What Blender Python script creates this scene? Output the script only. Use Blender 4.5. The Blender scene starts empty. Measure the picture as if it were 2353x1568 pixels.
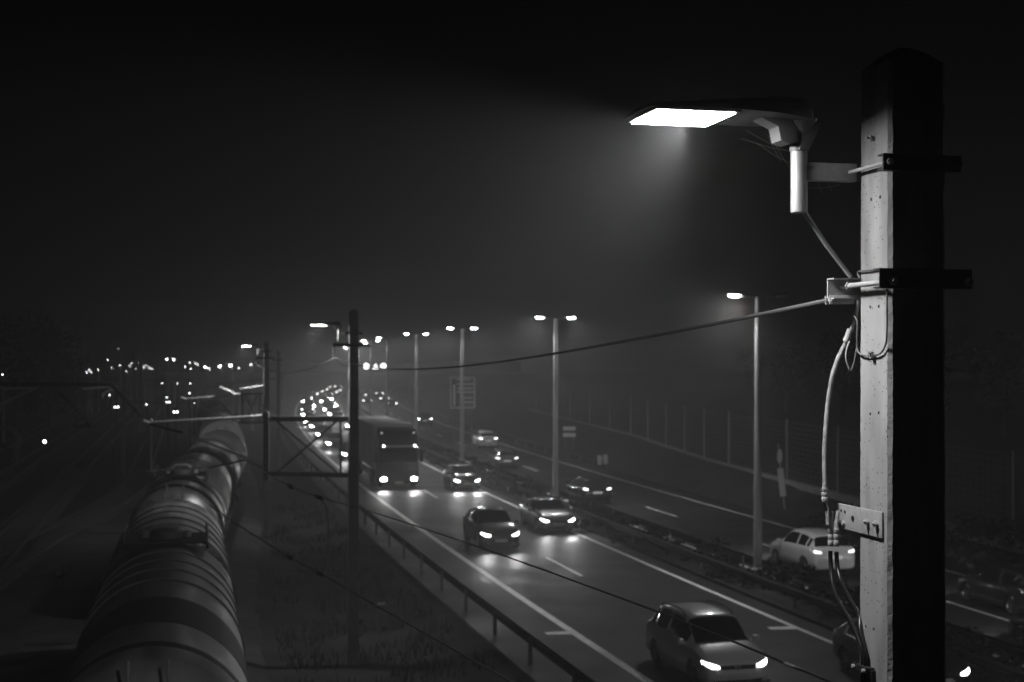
import bpy, bmesh, math, random
from mathutils import Vector, Matrix, noise
random.seed(7)
R = math.radians
scene = bpy.context.scene
COL = scene.collection

# ------------------------------------------------------------------ camera
CAMZ, F, CX, HY = 8.2, 3268.0, 1176.5, 824.0      # eye height; focal length, centre and horizon in a 2353 x 1568 frame
cam_d = bpy.data.cameras.new('camera')
cam = bpy.data.objects.new('camera', cam_d)
COL.objects.link(cam)
cam.location = (0, 0, CAMZ)
cam.rotation_euler = (R(90), 0, 0)
cam_d.lens, cam_d.sensor_width = 50.0, 36.0
cam_d.shift_y = 40.0 / 2353.0
cam_d.clip_start, cam_d.clip_end = 0.1, 3000.0
cam_d.dof.use_dof = True
cam_d.dof.focus_distance = 6.55
cam_d.dof.aperture_fstop = 3.9
cam_d.dof.aperture_blades = 0
scene.camera = cam

# ------------------------------------------------------------------ sky, exposure
world = bpy.data.worlds.new('World')
scene.world = world
world.use_nodes = True
nt = world.node_tree
bg = nt.nodes['Background']
skyn = nt.nodes.new('ShaderNodeTexSky')
skyn.sky_type = 'NISHITA'
skyn.sun_disc = False
skyn.sun_elevation = R(-4.0)
skyn.sun_rotation = R(-10)
bw = nt.nodes.new('ShaderNodeRGBToBW')
nt.links.new(skyn.outputs[0], bw.inputs[0])
nt.links.new(bw.outputs[0], bg.inputs[0])
bg.inputs[1].default_value = 0.008
vs = scene.view_settings
vs.view_transform, vs.look, vs.exposure, vs.gamma = 'Standard', 'None', -0.22, 1.0
vs.use_curve_mapping = False
cy = scene.cycles
cy.max_bounces, cy.diffuse_bounces, cy.glossy_bounces = 5, 2, 3
cy.transmission_bounces, cy.volume_bounces, cy.transparent_max_bounces = 3, 0, 8
cy.caustics_reflective = cy.caustics_refractive = False
cy.sample_clamp_indirect = 2.0
cy.use_light_tree = True

# ------------------------------------------------------------------ helpers
def P(x, y, Y):
    """a point of the place seen at (x, y) and lying Y metres in front of the eye"""
    return Vector(((x - CX) / F * Y, Y, CAMZ + (HY - y) / F * Y))
def G(x, y, z=0.0):
    Y = (CAMZ - z) * F / (y - HY)
    return Vector(((x - CX) / F * Y, Y, z))
def XL(Y):                       # left edge line of the near carriageway
    return 12.92 - 0.2724 * Y + 0.00028 * Y * Y
def SL(Y):
    return -0.2724 + 0.00056 * Y
def RX(Y, u):
    return XL(Y) + u * 1.03
def heading(Y):                  # rotation about z that turns +y along the road away from the eye
    return math.atan(-SL(Y))
def lerp(a, b, t):
    return a + (b - a) * t
def interp(tab, t):
    if t <= tab[0][0]: return tab[0][1]
    for (a, va), (b, vb) in zip(tab, tab[1:]):
        if t <= b:
            k = (t - a) / (b - a)
            return va + (vb - va) * k
    return tab[-1][1]

def tag(o, label=None, cat=None, group=None, kind=None):
    if label: o['label'] = label
    if cat: o['category'] = cat
    if group: o['group'] = group
    if kind: o['kind'] = kind
    return o
def empty(name, loc, rz=0.0):
    o = bpy.data.objects.new(name, None)
    o.empty_display_size = 0.2
    COL.objects.link(o)
    o.location = loc
    o.rotation_euler = (0, 0, rz)
    return o
def copy_tree(o, parent=None):
    c = o.copy()
    COL.objects.link(c)
    c.parent = parent
    for ch in o.children:
        copy_tree(ch, c)
    return c

class MB:
    def __init__(s):
        s.v, s.f = [], []
    def add(s, vs_, fs):
        n = len(s.v)
        s.v += [Vector(p) for p in vs_]
        s.f += [tuple(i + n for i in q) for q in fs]
        return s
    def box(s, c, d, m=None):
        c = Vector(c); hx, hy, hz = d[0] / 2, d[1] / 2, d[2] / 2
        pts = [Vector((x, y, z)) for z in (-hz, hz) for y in (-hy, hy) for x in (-hx, hx)]
        if m: pts = [m @ p for p in pts]
        return s.add([p + c for p in pts], [(0, 2, 3, 1), (4, 5, 7, 6), (0, 1, 5, 4), (2, 6, 7, 3), (0, 4, 6, 2), (1, 3, 7, 5)])
    def beam(s, a, b, w, h, up=(0, 0, 1)):
        a, b = Vector(a), Vector(b)
        d = (b - a); L = d.length; d.normalize()
        up = Vector(up)
        if abs(d.dot(up)) > 0.98: up = Vector((0, 1, 0))
        x = d.cross(up).normalized(); z = x.cross(d).normalized()
        m = Matrix((x, d, z)).transposed()
        return s.box((a + b) / 2, (w, L, h), m)
    def tube(s, pts, r, n=10, cap=True):
        pts = [Vector(p) for p in pts]
        rs = r if isinstance(r, (list, tuple)) else [r] * len(pts)
        base = len(s.v)
        prev = None
        for i, p in enumerate(pts):
            if i == 0: d = pts[1] - p
            elif i == len(pts) - 1: d = p - pts[i - 1]
            else: d = (pts[i + 1] - p).normalized() + (p - pts[i - 1]).normalized()
            d.normalize()
            if prev is None:
                up = Vector((0, 0, 1)) if abs(d.z) < 0.95 else Vector((0, 1, 0))
                x = d.cross(up).normalized()
            else:
                x = (prev - d * prev.dot(d)).normalized()
            prev = x
            y = d.cross(x)
            for k in range(n):
                a = 2 * math.pi * k / n
                s.v.append(p + (x * math.cos(a) + y * math.sin(a)) * rs[i])
        for i in range(len(pts) - 1):
            for k in range(n):
                a, b = base + i * n + k, base + i * n + (k + 1) % n
                s.f.append((a, b, b + n, a + n))
        if cap:
            s.f.append(tuple(base + k for k in range(n))[::-1])
            e = base + (len(pts) - 1) * n
            s.f.append(tuple(e + k for k in range(n)))
        return s
    def cyl(s, a, b, r, n=14):
        return s.tube([a, b], r, n)
    def lathe(s, prof, n=24, m=None):
        """prof: (radius, height) pairs about local z; m places it"""
        base = len(s.v)
        for r, z in prof:
            for k in range(n):
                a = 2 * math.pi * k / n
                p = Vector((r * math.cos(a), r * math.sin(a), z))
                s.v.append(m @ p if m else p)
        for i in range(len(prof) - 1):
            for k in range(n):
                a, b = base + i * n + k, base + i * n + (k + 1) % n
                s.f.append((a, b, b + n, a + n))
        return s
    def prism(s, poly, d, o=(0, 0, 0), ax=(0, 1), ext=2):
        """polygon in two axes, extruded by d=(lo,hi) along the third"""
        n = len(poly); vs_ = []
        for e in d:
            for q in poly:
                p = [0, 0, 0]; p[ax[0]] = q[0]; p[ax[1]] = q[1]; p[ext] = e
                vs_.append(Vector(p) + Vector(o))
        fs = [tuple(range(n))[::-1], tuple(range(n, 2 * n))]
        fs += [(i, (i + 1) % n, n + (i + 1) % n, n + i) for i in range(n)]
        return s.add(vs_, fs)
    def strip(s, rows):
        """grid of rows of points"""
        m = len(rows[0]); base = len(s.v)
        for r_ in rows: s.v += [Vector(p) for p in r_]
        for i in range(len(rows) - 1):
            for k in range(m - 1):
                a = base + i * m + k
                s.f.append((a, a + 1, a + m + 1, a + m))
        return s
    def mesh(s, name, smooth=True, bevel=0.0, angle=35):
        me = bpy.data.meshes.new(name)
        bm = bmesh.new()
        vv = [bm.verts.new(p) for p in s.v]
        for q in s.f:
            try: bm.faces.new([vv[i] for i in q])
            except ValueError: pass
        bmesh.ops.recalc_face_normals(bm, faces=bm.faces)
        if bevel:
            es = [e for e in bm.edges if len(e.link_faces) == 2 and e.calc_face_angle(0) > R(40)]
            bmesh.ops.bevel(bm, geom=es, offset=bevel, segments=2, profile=0.7, affect='EDGES', clamp_overlap=True)
        for f in bm.faces: f.smooth = smooth
        if smooth:
            for e in bm.edges:
                if len(e.link_faces) == 2 and e.calc_face_angle(0) > R(angle): e.smooth = False
        bm.to_mesh(me); bm.free()
        return me
    def build(s, name, mat, parent=None, **k):
        return link(name, s.mesh(name, **k), mat, parent)
def link(name, me, mat, parent=None):
    if mat and not me.materials: me.materials.append(mat)
    o = bpy.data.objects.new(name, me)
    COL.objects.link(o)
    o.parent = parent
    return o

# ------------------------------------------------------------------ materials (the picture is black and white: every colour is a grey)
MATS = {}
def mat(name, base, rough=0.6, metal=0.0, var=0.0, scale=6.0, bump=0.0, bscale=60.0, rvar=0.0, coat=0.0, detail=6, stretch=None, spec=None):
    if name in MATS: return MATS[name]
    m = bpy.data.materials.new(name); m.use_nodes = True
    t = m.node_tree; b = t.nodes['Principled BSDF']
    b.inputs['Base Color'].default_value = (base, base, base, 1)
    b.inputs['Roughness'].default_value = rough
    b.inputs['Metallic'].default_value = metal
    if spec is not None: b.inputs['Specular IOR Level'].default_value = spec
    if coat:
        b.inputs['Coat Weight'].default_value = coat
        b.inputs['Coat Roughness'].default_value = 0.06
    tc = t.nodes.new('ShaderNodeTexCoord'); mp = t.nodes.new('ShaderNodeMapping')
    t.links.new(tc.outputs['Object'], mp.inputs['Vector'])
    if stretch: mp.inputs['Scale'].default_value = stretch
    if var or rvar:
        n = t.nodes.new('ShaderNodeTexNoise'); n.inputs['Scale'].default_value = scale; n.inputs['Detail'].default_value = detail
        t.links.new(mp.outputs[0], n.inputs['Vector'])
        if var:
            r_ = t.nodes.new('ShaderNodeMapRange')
            r_.inputs['From Min'].default_value, r_.inputs['From Max'].default_value = 0.25, 0.75
            r_.inputs['To Min'].default_value, r_.inputs['To Max'].default_value = base * (1 - var), base * (1 + var)
            t.links.new(n.outputs['Fac'], r_.inputs['Value']); t.links.new(r_.outputs[0], b.inputs['Base Color'])
        if rvar:
            r2 = t.nodes.new('ShaderNodeMapRange')
            r2.inputs['From Min'].default_value, r2.inputs['From Max'].default_value = 0.3, 0.7
            r2.inputs['To Min'].default_value, r2.inputs['To Max'].default_value = max(0.03, rough - rvar), min(1, rough + rvar)
            t.links.new(n.outputs['Fac'], r2.inputs['Value']); t.links.new(r2.outputs[0], b.inputs['Roughness'])
    if bump:
        n2 = t.nodes.new('ShaderNodeTexNoise'); n2.inputs['Scale'].default_value = bscale; n2.inputs['Detail'].default_value = 5
        t.links.new(mp.outputs[0], n2.inputs['Vector'])
        bp = t.nodes.new('ShaderNodeBump'); bp.inputs['Strength'].default_value = bump; bp.inputs['Distance'].default_value = 0.02
        t.links.new(n2.outputs['Fac'], bp.inputs['Height']); t.links.new(bp.outputs[0], b.inputs['Normal'])
    MATS[name] = m
    return m
def emis(name, strength):
    if name in MATS: return MATS[name]
    m = bpy.data.materials.new(name); m.use_nodes = True
    b = m.node_tree.nodes['Principled BSDF']
    b.inputs['Base Color'].default_value = (0.8, 0.8, 0.8, 1)
    b.inputs['Emission Color'].default_value = (1, 1, 1, 1)
    b.inputs['Emission Strength'].default_value = strength
    MATS[name] = m
    return m
def concrete(name, base):
    """cast concrete: cloudy tone, rain streaks and small blow holes"""
    m = mat(name, base, 0.85, var=0.30, scale=9, stretch=(1, 1, 0.22), spec=0.3, detail=10)
    t = m.node_tree; b = t.nodes['Principled BSDF']
    src = b.inputs['Base Color'].links[0].from_socket
    tc = next(n for n in t.nodes if n.type == 'TEX_COORD')
    wp = t.nodes.new('ShaderNodeTexNoise'); wp.inputs['Scale'].default_value = 9
    vo = t.nodes.new('ShaderNodeTexVoronoi'); vo.inputs['Scale'].default_value = 42
    t.links.new(tc.outputs['Object'], vo.inputs['Vector']); t.links.new(tc.outputs['Object'], wp.inputs['Vector'])
    rm = t.nodes.new('ShaderNodeMapRange')
    rm.inputs['From Min'].default_value, rm.inputs['From Max'].default_value = 0.13, 0.19
    rm.inputs['To Min'].default_value, rm.inputs['To Max'].default_value = 0.0, 1.0
    t.links.new(vo.outputs['Distance'], rm.inputs['Value'])
    gate = t.nodes.new('ShaderNodeMapRange')          # only some of the cells hold a pore
    gate.inputs['From Min'].default_value, gate.inputs['From Max'].default_value = 0.44, 0.48
    gate.inputs['To Min'].default_value, gate.inputs['To Max'].default_value = 1.0, 0.0
    t.links.new(wp.outputs['Fac'], gate.inputs['Value'])
    mx = t.nodes.new('ShaderNodeMath'); mx.operation = 'MAXIMUM'
    t.links.new(rm.outputs[0], mx.inputs[0]); t.links.new(gate.outputs[0], mx.inputs[1])
    mr = t.nodes.new('ShaderNodeMix'); mr.data_type = 'RGBA'
    mr.inputs[6].default_value = (base * 0.15,) * 3 + (1,)
    t.links.new(mx.outputs[0], mr.inputs[0]); t.links.new(src, mr.inputs[7])
    t.links.new(mr.outputs[2], b.inputs['Base Color'])
    fine = t.nodes.new('ShaderNodeTexNoise'); fine.inputs['Scale'].default_value = 160; fine.inputs['Detail'].default_value = 6
    t.links.new(tc.outputs['Object'], fine.inputs['Vector'])
    ad = t.nodes.new('ShaderNodeMath'); ad.operation = 'MULTIPLY_ADD'; ad.inputs[1].default_value = 0.25
    t.links.new(fine.outputs['Fac'], ad.inputs[0]); t.links.new(mx.outputs[0], ad.inputs[2])
    bp = t.nodes.new('ShaderNodeBump'); bp.inputs['Strength'].default_value = 0.5; bp.inputs['Distance'].default_value = 0.004
    t.links.new(ad.outputs[0], bp.inputs['Height']); t.links.new(bp.outputs[0], b.inputs['Normal'])
    return m

M_conc = concrete('concrete', 0.36)
M_conc_far = mat('concrete_far', 0.24, 0.85, var=0.2, scale=2, spec=0.25)
M_galv = mat('galvanised_steel', 0.46, 0.5, 0.15, var=0.15, scale=30, rvar=0.1)
M_steel = mat('weathered_steel', 0.16, 0.6, 0.4, var=0.3, scale=12, rvar=0.1)
M_dark = mat('dark_metal', 0.025, 0.55, 0.1)
M_cast = mat('cast_aluminium', 0.36, 0.5, 0.3, var=0.08, scale=20)
M_house = mat('grey_powder_coat', 0.16, 0.5, 0.0, var=0.08, scale=20)
M_black = mat('black_rubber', 0.018, 0.3)
M_blackm = mat('matt_black', 0.012, 0.7)
M_wire = mat('weathered_copper_wire', 0.13, 0.55, 0.1)
M_asph = mat('wet_asphalt', 0.028, 0.58, 0, var=0.25, scale=0.45, bump=0.3, bscale=45, rvar=0.10, detail=8, spec=0.17)
M_paint = mat('road_paint', 0.82, 0.55, 0, var=0.22, scale=3)
M_ground = mat('rough_ground', 0.036, 0.95, 0, var=0.55, scale=0.45, bump=0.9, bscale=3.0, detail=10, spec=0.1)
M_ballast = mat('track_ballast', 0.05, 0.95, 0, var=0.5, scale=0.8, bump=1.0, bscale=14, detail=10, spec=0.1)
M_verge = mat('verge_soil', 0.035, 0.95, 0, var=0.5, scale=1.2, bump=0.8, bscale=8, spec=0.1)
M_leaf = mat('leaf', 0.025, 0.75, 0, var=0.4, scale=2, spec=0.05)
M_grass = mat('grass_blade', 0.04, 0.7, 0, var=0.4, scale=1.5, spec=0.2)
M_bark = mat('bark', 0.05, 0.9, 0, var=0.4, scale=8, bump=0.6)
M_rail = mat('rail_steel', 0.10, 0.35, 0.4)
M_sleeper = mat('sleeper_concrete', 0.075, 0.9, var=0.3, scale=4)
M_glass = mat('dark_car_glass', 0.008, 0.04, 0, spec=0.6)
M_rim = mat('alloy_rim', 0.3, 0.35, 0.8)
M_plate = mat('number_plate', 0.5, 0.5)
M_reflec = mat('reflective_white', 0.8, 0.5)
M_signg = mat('sign_sheet', 0.05, 0.5)
# light strengths
L_NEAR, L_RAIL, L_LENS = 74.0, 130.0, 60.0
E_ROAD, E_RAILSPOT, E_HEAD = 2300.0, 520.0, 140.0
def spot(loc, direction, energy, angle, blend=0.6, size=0.1, parent=None, name='lamp_light'):
    d = bpy.data.lights.new(name, 'SPOT')
    d.energy, d.spot_size, d.spot_blend, d.shadow_soft_size = energy, R(angle), blend, size
    o = bpy.data.objects.new(name, d)
    COL.objects.link(o)
    o.location = loc
    o.rotation_euler = Vector(direction).to_track_quat('-Z', 'Y').to_euler()
    o.parent = parent
    return o

# ------------------------------------------------------------------ ground, roads
def frange(a, b, st):
    out = []
    while a < b - 1e-6:
        out.append(a); a += st
    return out + [b]
YS = frange(18, 120, 3) + frange(126, 300, 6)[0:] + frange(310, 640, 10)
def hill(x, y, s, a):
    return (noise.noise(Vector((x / s, y / s, 3.1)))) * a
def road_sheet(name, u0, u1, z, m, parent=None, n=2, ys=YS):
    return MB().strip([[(RX(Y, lerp(u0, u1, k / (n - 1))), Y, z) for k in range(n)] for Y in ys]).build(name, m, parent)

gb = MB()
gx = frange(-420, -60, 30) + frange(-54, 6, 1.2) + frange(30, 420, 30)
gy = frange(-40, 12, 8) + frange(14, 90, 1.2) + frange(95, 200, 5) + frange(230, 1400, 60)
gb.strip([[(x, y, -0.42 + (hill(x, y, 3.0, 0.10) + hill(x, y, 0.9, 0.05) if -54 <= x <= 6 and 14 <= y <= 90 else 0)) for x in gx] for y in gy])
tag(gb.build('ground', M_ground), kind='structure')
near_road = tag(road_sheet('motorway_near_carriageway', -2.75, 7.6, 0.0, M_asph, n=6), kind='structure')
far_road = tag(road_sheet('motorway_far_carriageway', 9.95, 19.2, 0.0, M_asph, n=6), kind='structure')
vb = MB().strip([[(RX(Y, -2.75), Y, 0.001), (RX(Y, -3.2), Y, -0.02), (RX(Y, -5.2), Y, -0.45), (RX(Y, -5.2), Y, -0.8)] for Y in YS])
tag(vb.build('road_shoulder_verge', M_verge), kind='structure')
mb = MB().strip([[(RX(Y, 7.6), Y, -0.1), (RX(Y, 7.61), Y, 0.11), (RX(Y, 7.8), Y, 0.12), (RX(Y, 8.75), Y, 0.2), (RX(Y, 9.75), Y, 0.12), (RX(Y, 9.94), Y, 0.11), (RX(Y, 9.95), Y, -0.1)] for Y in YS])
tag(mb.build('median_strip', M_verge), kind='structure')
FENCE = [(40, 20.6), (55.7, 18.0), (71.5, 16.4), (97, 13.1), (127, 10.6), (160, 6.0), (220, -2.0), (300, -10.0)]
def bank_row(Y):
    a = RX(Y, 19.2); b = max(interp(FENCE, Y), a + 1.2)
    h_ = min(1.35, (b - a) * 0.5)
    return [(a, Y, -0.1), (a + 0.01, Y, 0.02), (a + 0.5, Y, 0.1 + hill(a, Y, 2, 0.05)), (lerp(a, b, .6), Y, h_ * .75 + hill(a, Y, 1.7, .25)), (b, Y, h_ + hill(b, Y, 2.3, .12)),
            (b + 4, Y, h_ + .2 + hill(b, Y, 1.1, .3)), (b + 60, Y, 2.0), (b + 380, Y, 2.0)]
tag(MB().strip([bank_row(Y) for Y in YS]).build('roadside_bank', M_ground), kind='structure')

# painted markings: each line and dash is a piece of its road
def line(parent, u0, u1, ya, yb, name, st=4.0):
    return road_sheet(name, u0, u1, 0.004, M_paint, parent, 2, frange(ya, yb, st))
line(near_road, -0.13, 0.13, 18, 600, 'edge_line')
line(near_road, 6.72, 6.9, 18, 600, 'edge_line')
line(far_road, 17.4, 17.58, 18, 600, 'edge_line')
line(far_road, 10.25, 10.43, 18, 600, 'edge_line')
for k in range(24):
    y0 = 53.6 + (k - 2) * 15.0
    if y0 > 25: line(near_road, 3.33, 3.48, y0, y0 + 5.0, 'lane_dash', 2.5)
    y0 = 73.6 + (k - 4) * 15.0
    if y0 > 25: line(far_road, 13.68, 13.83, y0, y0 + 5.0, 'lane_dash', 2.5)
for (Y, ua, ub) in ((42.2, -0.85, -0.14), (43.0, 5.95, 6.71), (71.5, 5.9, 6.71)):
    t_ = MB().add([(RX(Y, ua), Y, 0.005), (RX(Y + .05, ub), Y + .05, 0.005), (RX(Y + .55, ub), Y + .55, 0.005), (RX(Y + .35, ua), Y + .35, 0.005)], [(0, 1, 2, 3)])
    t_.build('distance_tick', M_paint, near_road)

# guard rails: profiled beam and single posts
M_guard = mat('weathered_guard_rail', .025, .7, 0, var=.3, scale=3, spec=.1)
def guard_rail(u, ya, yb, side, label, pst=4.0, dark=False):
    root = empty('guard_rail', (RX(ya, u), ya, 0))
    prof = [(0.0, .46), (.03, .49), (.055, .53), (.03, .57), (.0, .60), (.03, .63), (.055, .67), (.03, .71), (0, .745)]
    bmb = MB().strip([[(RX(Y, u) - root.location.x + side * o_, Y - ya, z) for o_, z in prof] for Y in frange(ya, yb, 4.0)])
    b_ = bmb.build('rail_beam', M_galv if not dark else M_guard, root)
    sm = b_.modifiers.new('thick', 'SOLIDIFY'); sm.thickness = 0.006
    pm = MB().prism([(-.05, -.03), (.05, -.03), (.05, -.022), (-.04, -.022), (-.04, .022), (.05, .022), (.05, .03), (-.05, .03)], (-.5, .7)).mesh('post', smooth=False)
    pm.materials.append(M_steel)
    for Y in frange(ya + .2, min(yb, 190), pst)[:-1]:
        p = link('post', pm, None, root)
        p.location = (RX(Y, u) - root.location.x - side * .06, Y - ya, 0); p.rotation_euler = (0, 0, heading(Y))
    tag(root, label, 'guard rail', 'steel guard rails along the motorway')
guard_rail(-2.3, 22, 330, 1, 'dark steel guard rail with posts along the left hard shoulder, nearest the railway', dark=True)
guard_rail(7.95, 22, 330, -1, 'steel guard rail on the side of the median that faces the oncoming traffic', dark=True)
guard_rail(9.6, 22, 330, 1, 'steel guard rail on the side of the median that faces the departing traffic', dark=True)
guard_rail(18.9, 108, 330, -1, 'steel guard rail on the far right verge, ending beside a white marker', dark=True)

# ------------------------------------------------------------------ railway tracks
TRAIN = [(0, -.3), (12, -3.2), (24.4, -6.05), (38, -9.1), (51.3, -11.8), (64, -13.9), (76, -15.7), (90, -18.4), (105, -21.6), (140, -29.5), (200, -43), (300, -64), (420, -88)]
def smooth_interp(tab, t):
    w = [(-6, 1), (-3, 2), (0, 3), (3, 2), (6, 1)]
    return sum(interp(tab, t + d) * k for d, k in w) / 9.0
def TX0(Y): return smooth_interp(TRAIN, Y)
def TX2(Y): return -17.2 - .23 * (Y - 40)
def TXC(Y):                       # crossover that leaves the second track and runs beside the train
    k = min(1, max(0, (Y - 47) / 48.0)); k = k * k * (3 - 2 * k)
    return TX2(Y) + 4.7 * k + .02
TRACKS = [(TX0, 4, 'railway track with the tank train standing on it'), (TXC, 47, 'railway track that branches off at the points beside the train'),
          (TX2, 30, 'straight railway track left of the points'), (lambda Y: TX2(Y) - 4.6, 40, 'second railway track left of the points'),
          (lambda Y: TX2(Y) - 9.2, 60, 'railway track at the foot of the dark trees, third left of the points')]
bb = MB().strip([[(TX0(Y) + 2.6, Y, -.44), (TX0(Y) + 1.7, Y, -.2), (TX0(Y) - 2.6, Y, -.22), (TX2(Y) - 12, Y, -.24), (TX2(Y) - 13.5, Y, -.5)] for Y in frange(4, 420, 4)])
tag(bb.build('track_ballast_bed', M_ballast), kind='structure')
RP = [(-.07, 0), (.07, 0), (.07, .015), (.012, .04), (.012, .11), (.036, .12), (.036, .155), (-.036, .155), (-.036, .12), (-.012, .11), (-.012, .04), (-.07, .015)]
for fn, y0, lab in TRACKS:
    root = empty('railway_track', (fn(y0), y0, -.2))
    for s_ in (-.75, .75):
        rb = MB()
        ys = frange(y0, 330, 5)
        rows = [[(fn(Y) - fn(y0) + s_ + a, Y - y0, b + .03) for a, b in RP + RP[:1]] for Y in ys]
        rb.strip(rows).build('rail', M_rail, root)
    sb = MB(); Y = y0
    while Y < 110:
        a = math.atan(-(fn(Y + 1) - fn(Y)))
        sb.box((fn(Y) - fn(y0), Y - y0, -.02), (2.5, .25, .12), Matrix.Rotation(a, 3, 'Z')); Y += .62
    tag(sb.build('sleepers', M_sleeper, root, smooth=False), kind='stuff')
    tag(root, lab, 'railway track', 'tracks of the railway yard')

# ------------------------------------------------------------------ haze: damp night air round the whole place
hb = MB().box((-20, 420, 7.0), (900, 960, 18.5))
haze = hb.build('haze', None, smooth=False)
hm = bpy.data.materials.new('damp_air'); hm.use_nodes = True
ht = hm.node_tree; ht.nodes.remove(ht.nodes['Principled BSDF'])
pv = ht.nodes.new('ShaderNodeVolumePrincipled')
pv.inputs['Color'].default_value = (.95, .95, .95, 1); pv.inputs['Density'].default_value = 0.0023; pv.inputs['Anisotropy'].default_value = 0.6
ht.links.new(pv.outputs[0], ht.nodes['Material Output'].inputs['Volume'])
haze.data.materials.append(hm)
haze.display_type = 'WIRE'
tag(haze, 'thin damp haze filling the night air over the whole place', 'haze', kind='stuff')
# ------------------------------------------------------------------ concrete pole in the foreground and what is bolted to it
YAW = R(13.5)
PX, PY = 1.811, 6.6
def hexnut(mb, a, b, r): mb.tube([a, b], r, 6)

def pole_mesh(w0, w1, h, ch, holes=(), rowsn=26):
    mb = MB()
    def ring(w, z, c):
        h_ = w / 2
        return [(-h_ + c, -h_, z), (h_ - c, -h_, z), (h_, -h_ + c, z), (h_, h_ - c, z), (h_ - c, h_, z), (-h_ + c, h_, z), (-h_, h_ - c, z), (-h_, -h_ + c, z)]
    rows = []
    n = rowsn
    for i in range(n + 1):
        z = h * i / n
        r0 = ring(lerp(w0, w1, i / n), z, ch)
        if n > 60:               # chipped, slightly uneven arrises
            j = [noise.noise(Vector((k * 7.3, z * 11, 1.7))) * ch * .22 + noise.noise(Vector((k * 3.1, z * 45, 9.2))) * ch * .16 for k in range(8)]
            r0 = [(x + (j[k] if k in (0, 1, 4, 5) else 0), y + (j[k] if k in (2, 3, 6, 7) else 0), z_) for k, (x, y, z_) in enumerate(r0)]
        rows.append(r0)
    rows.append(ring(w1 * .62, h + w1 * .18, ch)); rows.append(ring(w1 * .2, h + w1 * .30, ch * .5))
    v = [p for r_ in rows for p in r_]
    f = []
    for i in range(len(rows) - 1):
        for k in range(8):
            a, b = i * 8 + k, i * 8 + (k + 1) % 8
            f.append((a, b, b + 8, a + 8))
    f.append(tuple(range(8))[::-1]); f.append(tuple((len(rows) - 1) * 8 + k for k in range(8)))
    mb.add(v, f)
    me = mb.mesh('shaft', smooth=False)
    me.materials.append(M_conc)
    o = bpy.data.objects.new('tmp', me); COL.objects.link(o)
    cuts = []
    for (y, z) in holes:
        c = MB().cyl((-w0, y, z), (-w0 / 2 + .10, y, z), .0085, 12).mesh('cut', smooth=False)
        co = bpy.data.objects.new('cut', c); COL.objects.link(co); cuts.append(co)
        md = o.modifiers.new('b', 'BOOLEAN'); md.operation = 'DIFFERENCE'; md.object = co; md.solver = 'EXACT'
    if cuts:
        dg = bpy.context.evaluated_depsgraph_get()
        me2 = bpy.data.meshes.new_from_object(o.evaluated_get(dg))
        for co in cuts: bpy.data.objects.remove(co)
        bpy.data.objects.remove(o)
        return me2
    bpy.data.objects.remove(o)
    return me

def pw(z):                       # half width of the near pole at world height z
    return lerp(.315, .285, (z + .4) / 9.9) / 2
def face_y(xpx):                 # place across the lit left face of the near pole
    for i in range(400):
        y = .6 - i * .0025
        wx = PX + math.cos(YAW) * -.158 - math.sin(YAW) * y
        wy = PY + math.sin(YAW) * -.158 + math.cos(YAW) * y
        if CX + F * wx / wy >= xpx: return y
    return -.15
def face_z(ypx, y):
    wy = PY + math.sin(YAW) * -.158 + math.cos(YAW) * y
    return CAMZ + (HY - ypx) / F * wy
Z0 = -.4
pole = empty('concrete_pole', (PX, PY, Z0), YAW)
holes = []
for (a, b) in ((1995, 458), (2015, 453), (1993, 706), (2013, 704), (1993, 952), (2013, 950), (2002, 1447), (1984, 1441)):
    y = face_y(a); holes.append((y, face_z(b, y) - Z0))
link('shaft', pole_mesh(.315, .285, 9.95, .017, holes, 700), M_conc, pole)
y = face_y(2000); z = face_z(318, y) - Z0
bm_ = MB(); hexnut(bm_, (-.150, y, z), (-.165, y, z), .014); bm_.cyl((-.165, y, z), (-.182, y, z), .007, 8)
bm_.build('step_bolt', M_galv, pole)
tag(pole, 'tall square concrete mast in the right foreground, its left face lit by the lamp', 'mast', 'concrete masts along the railway')

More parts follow.
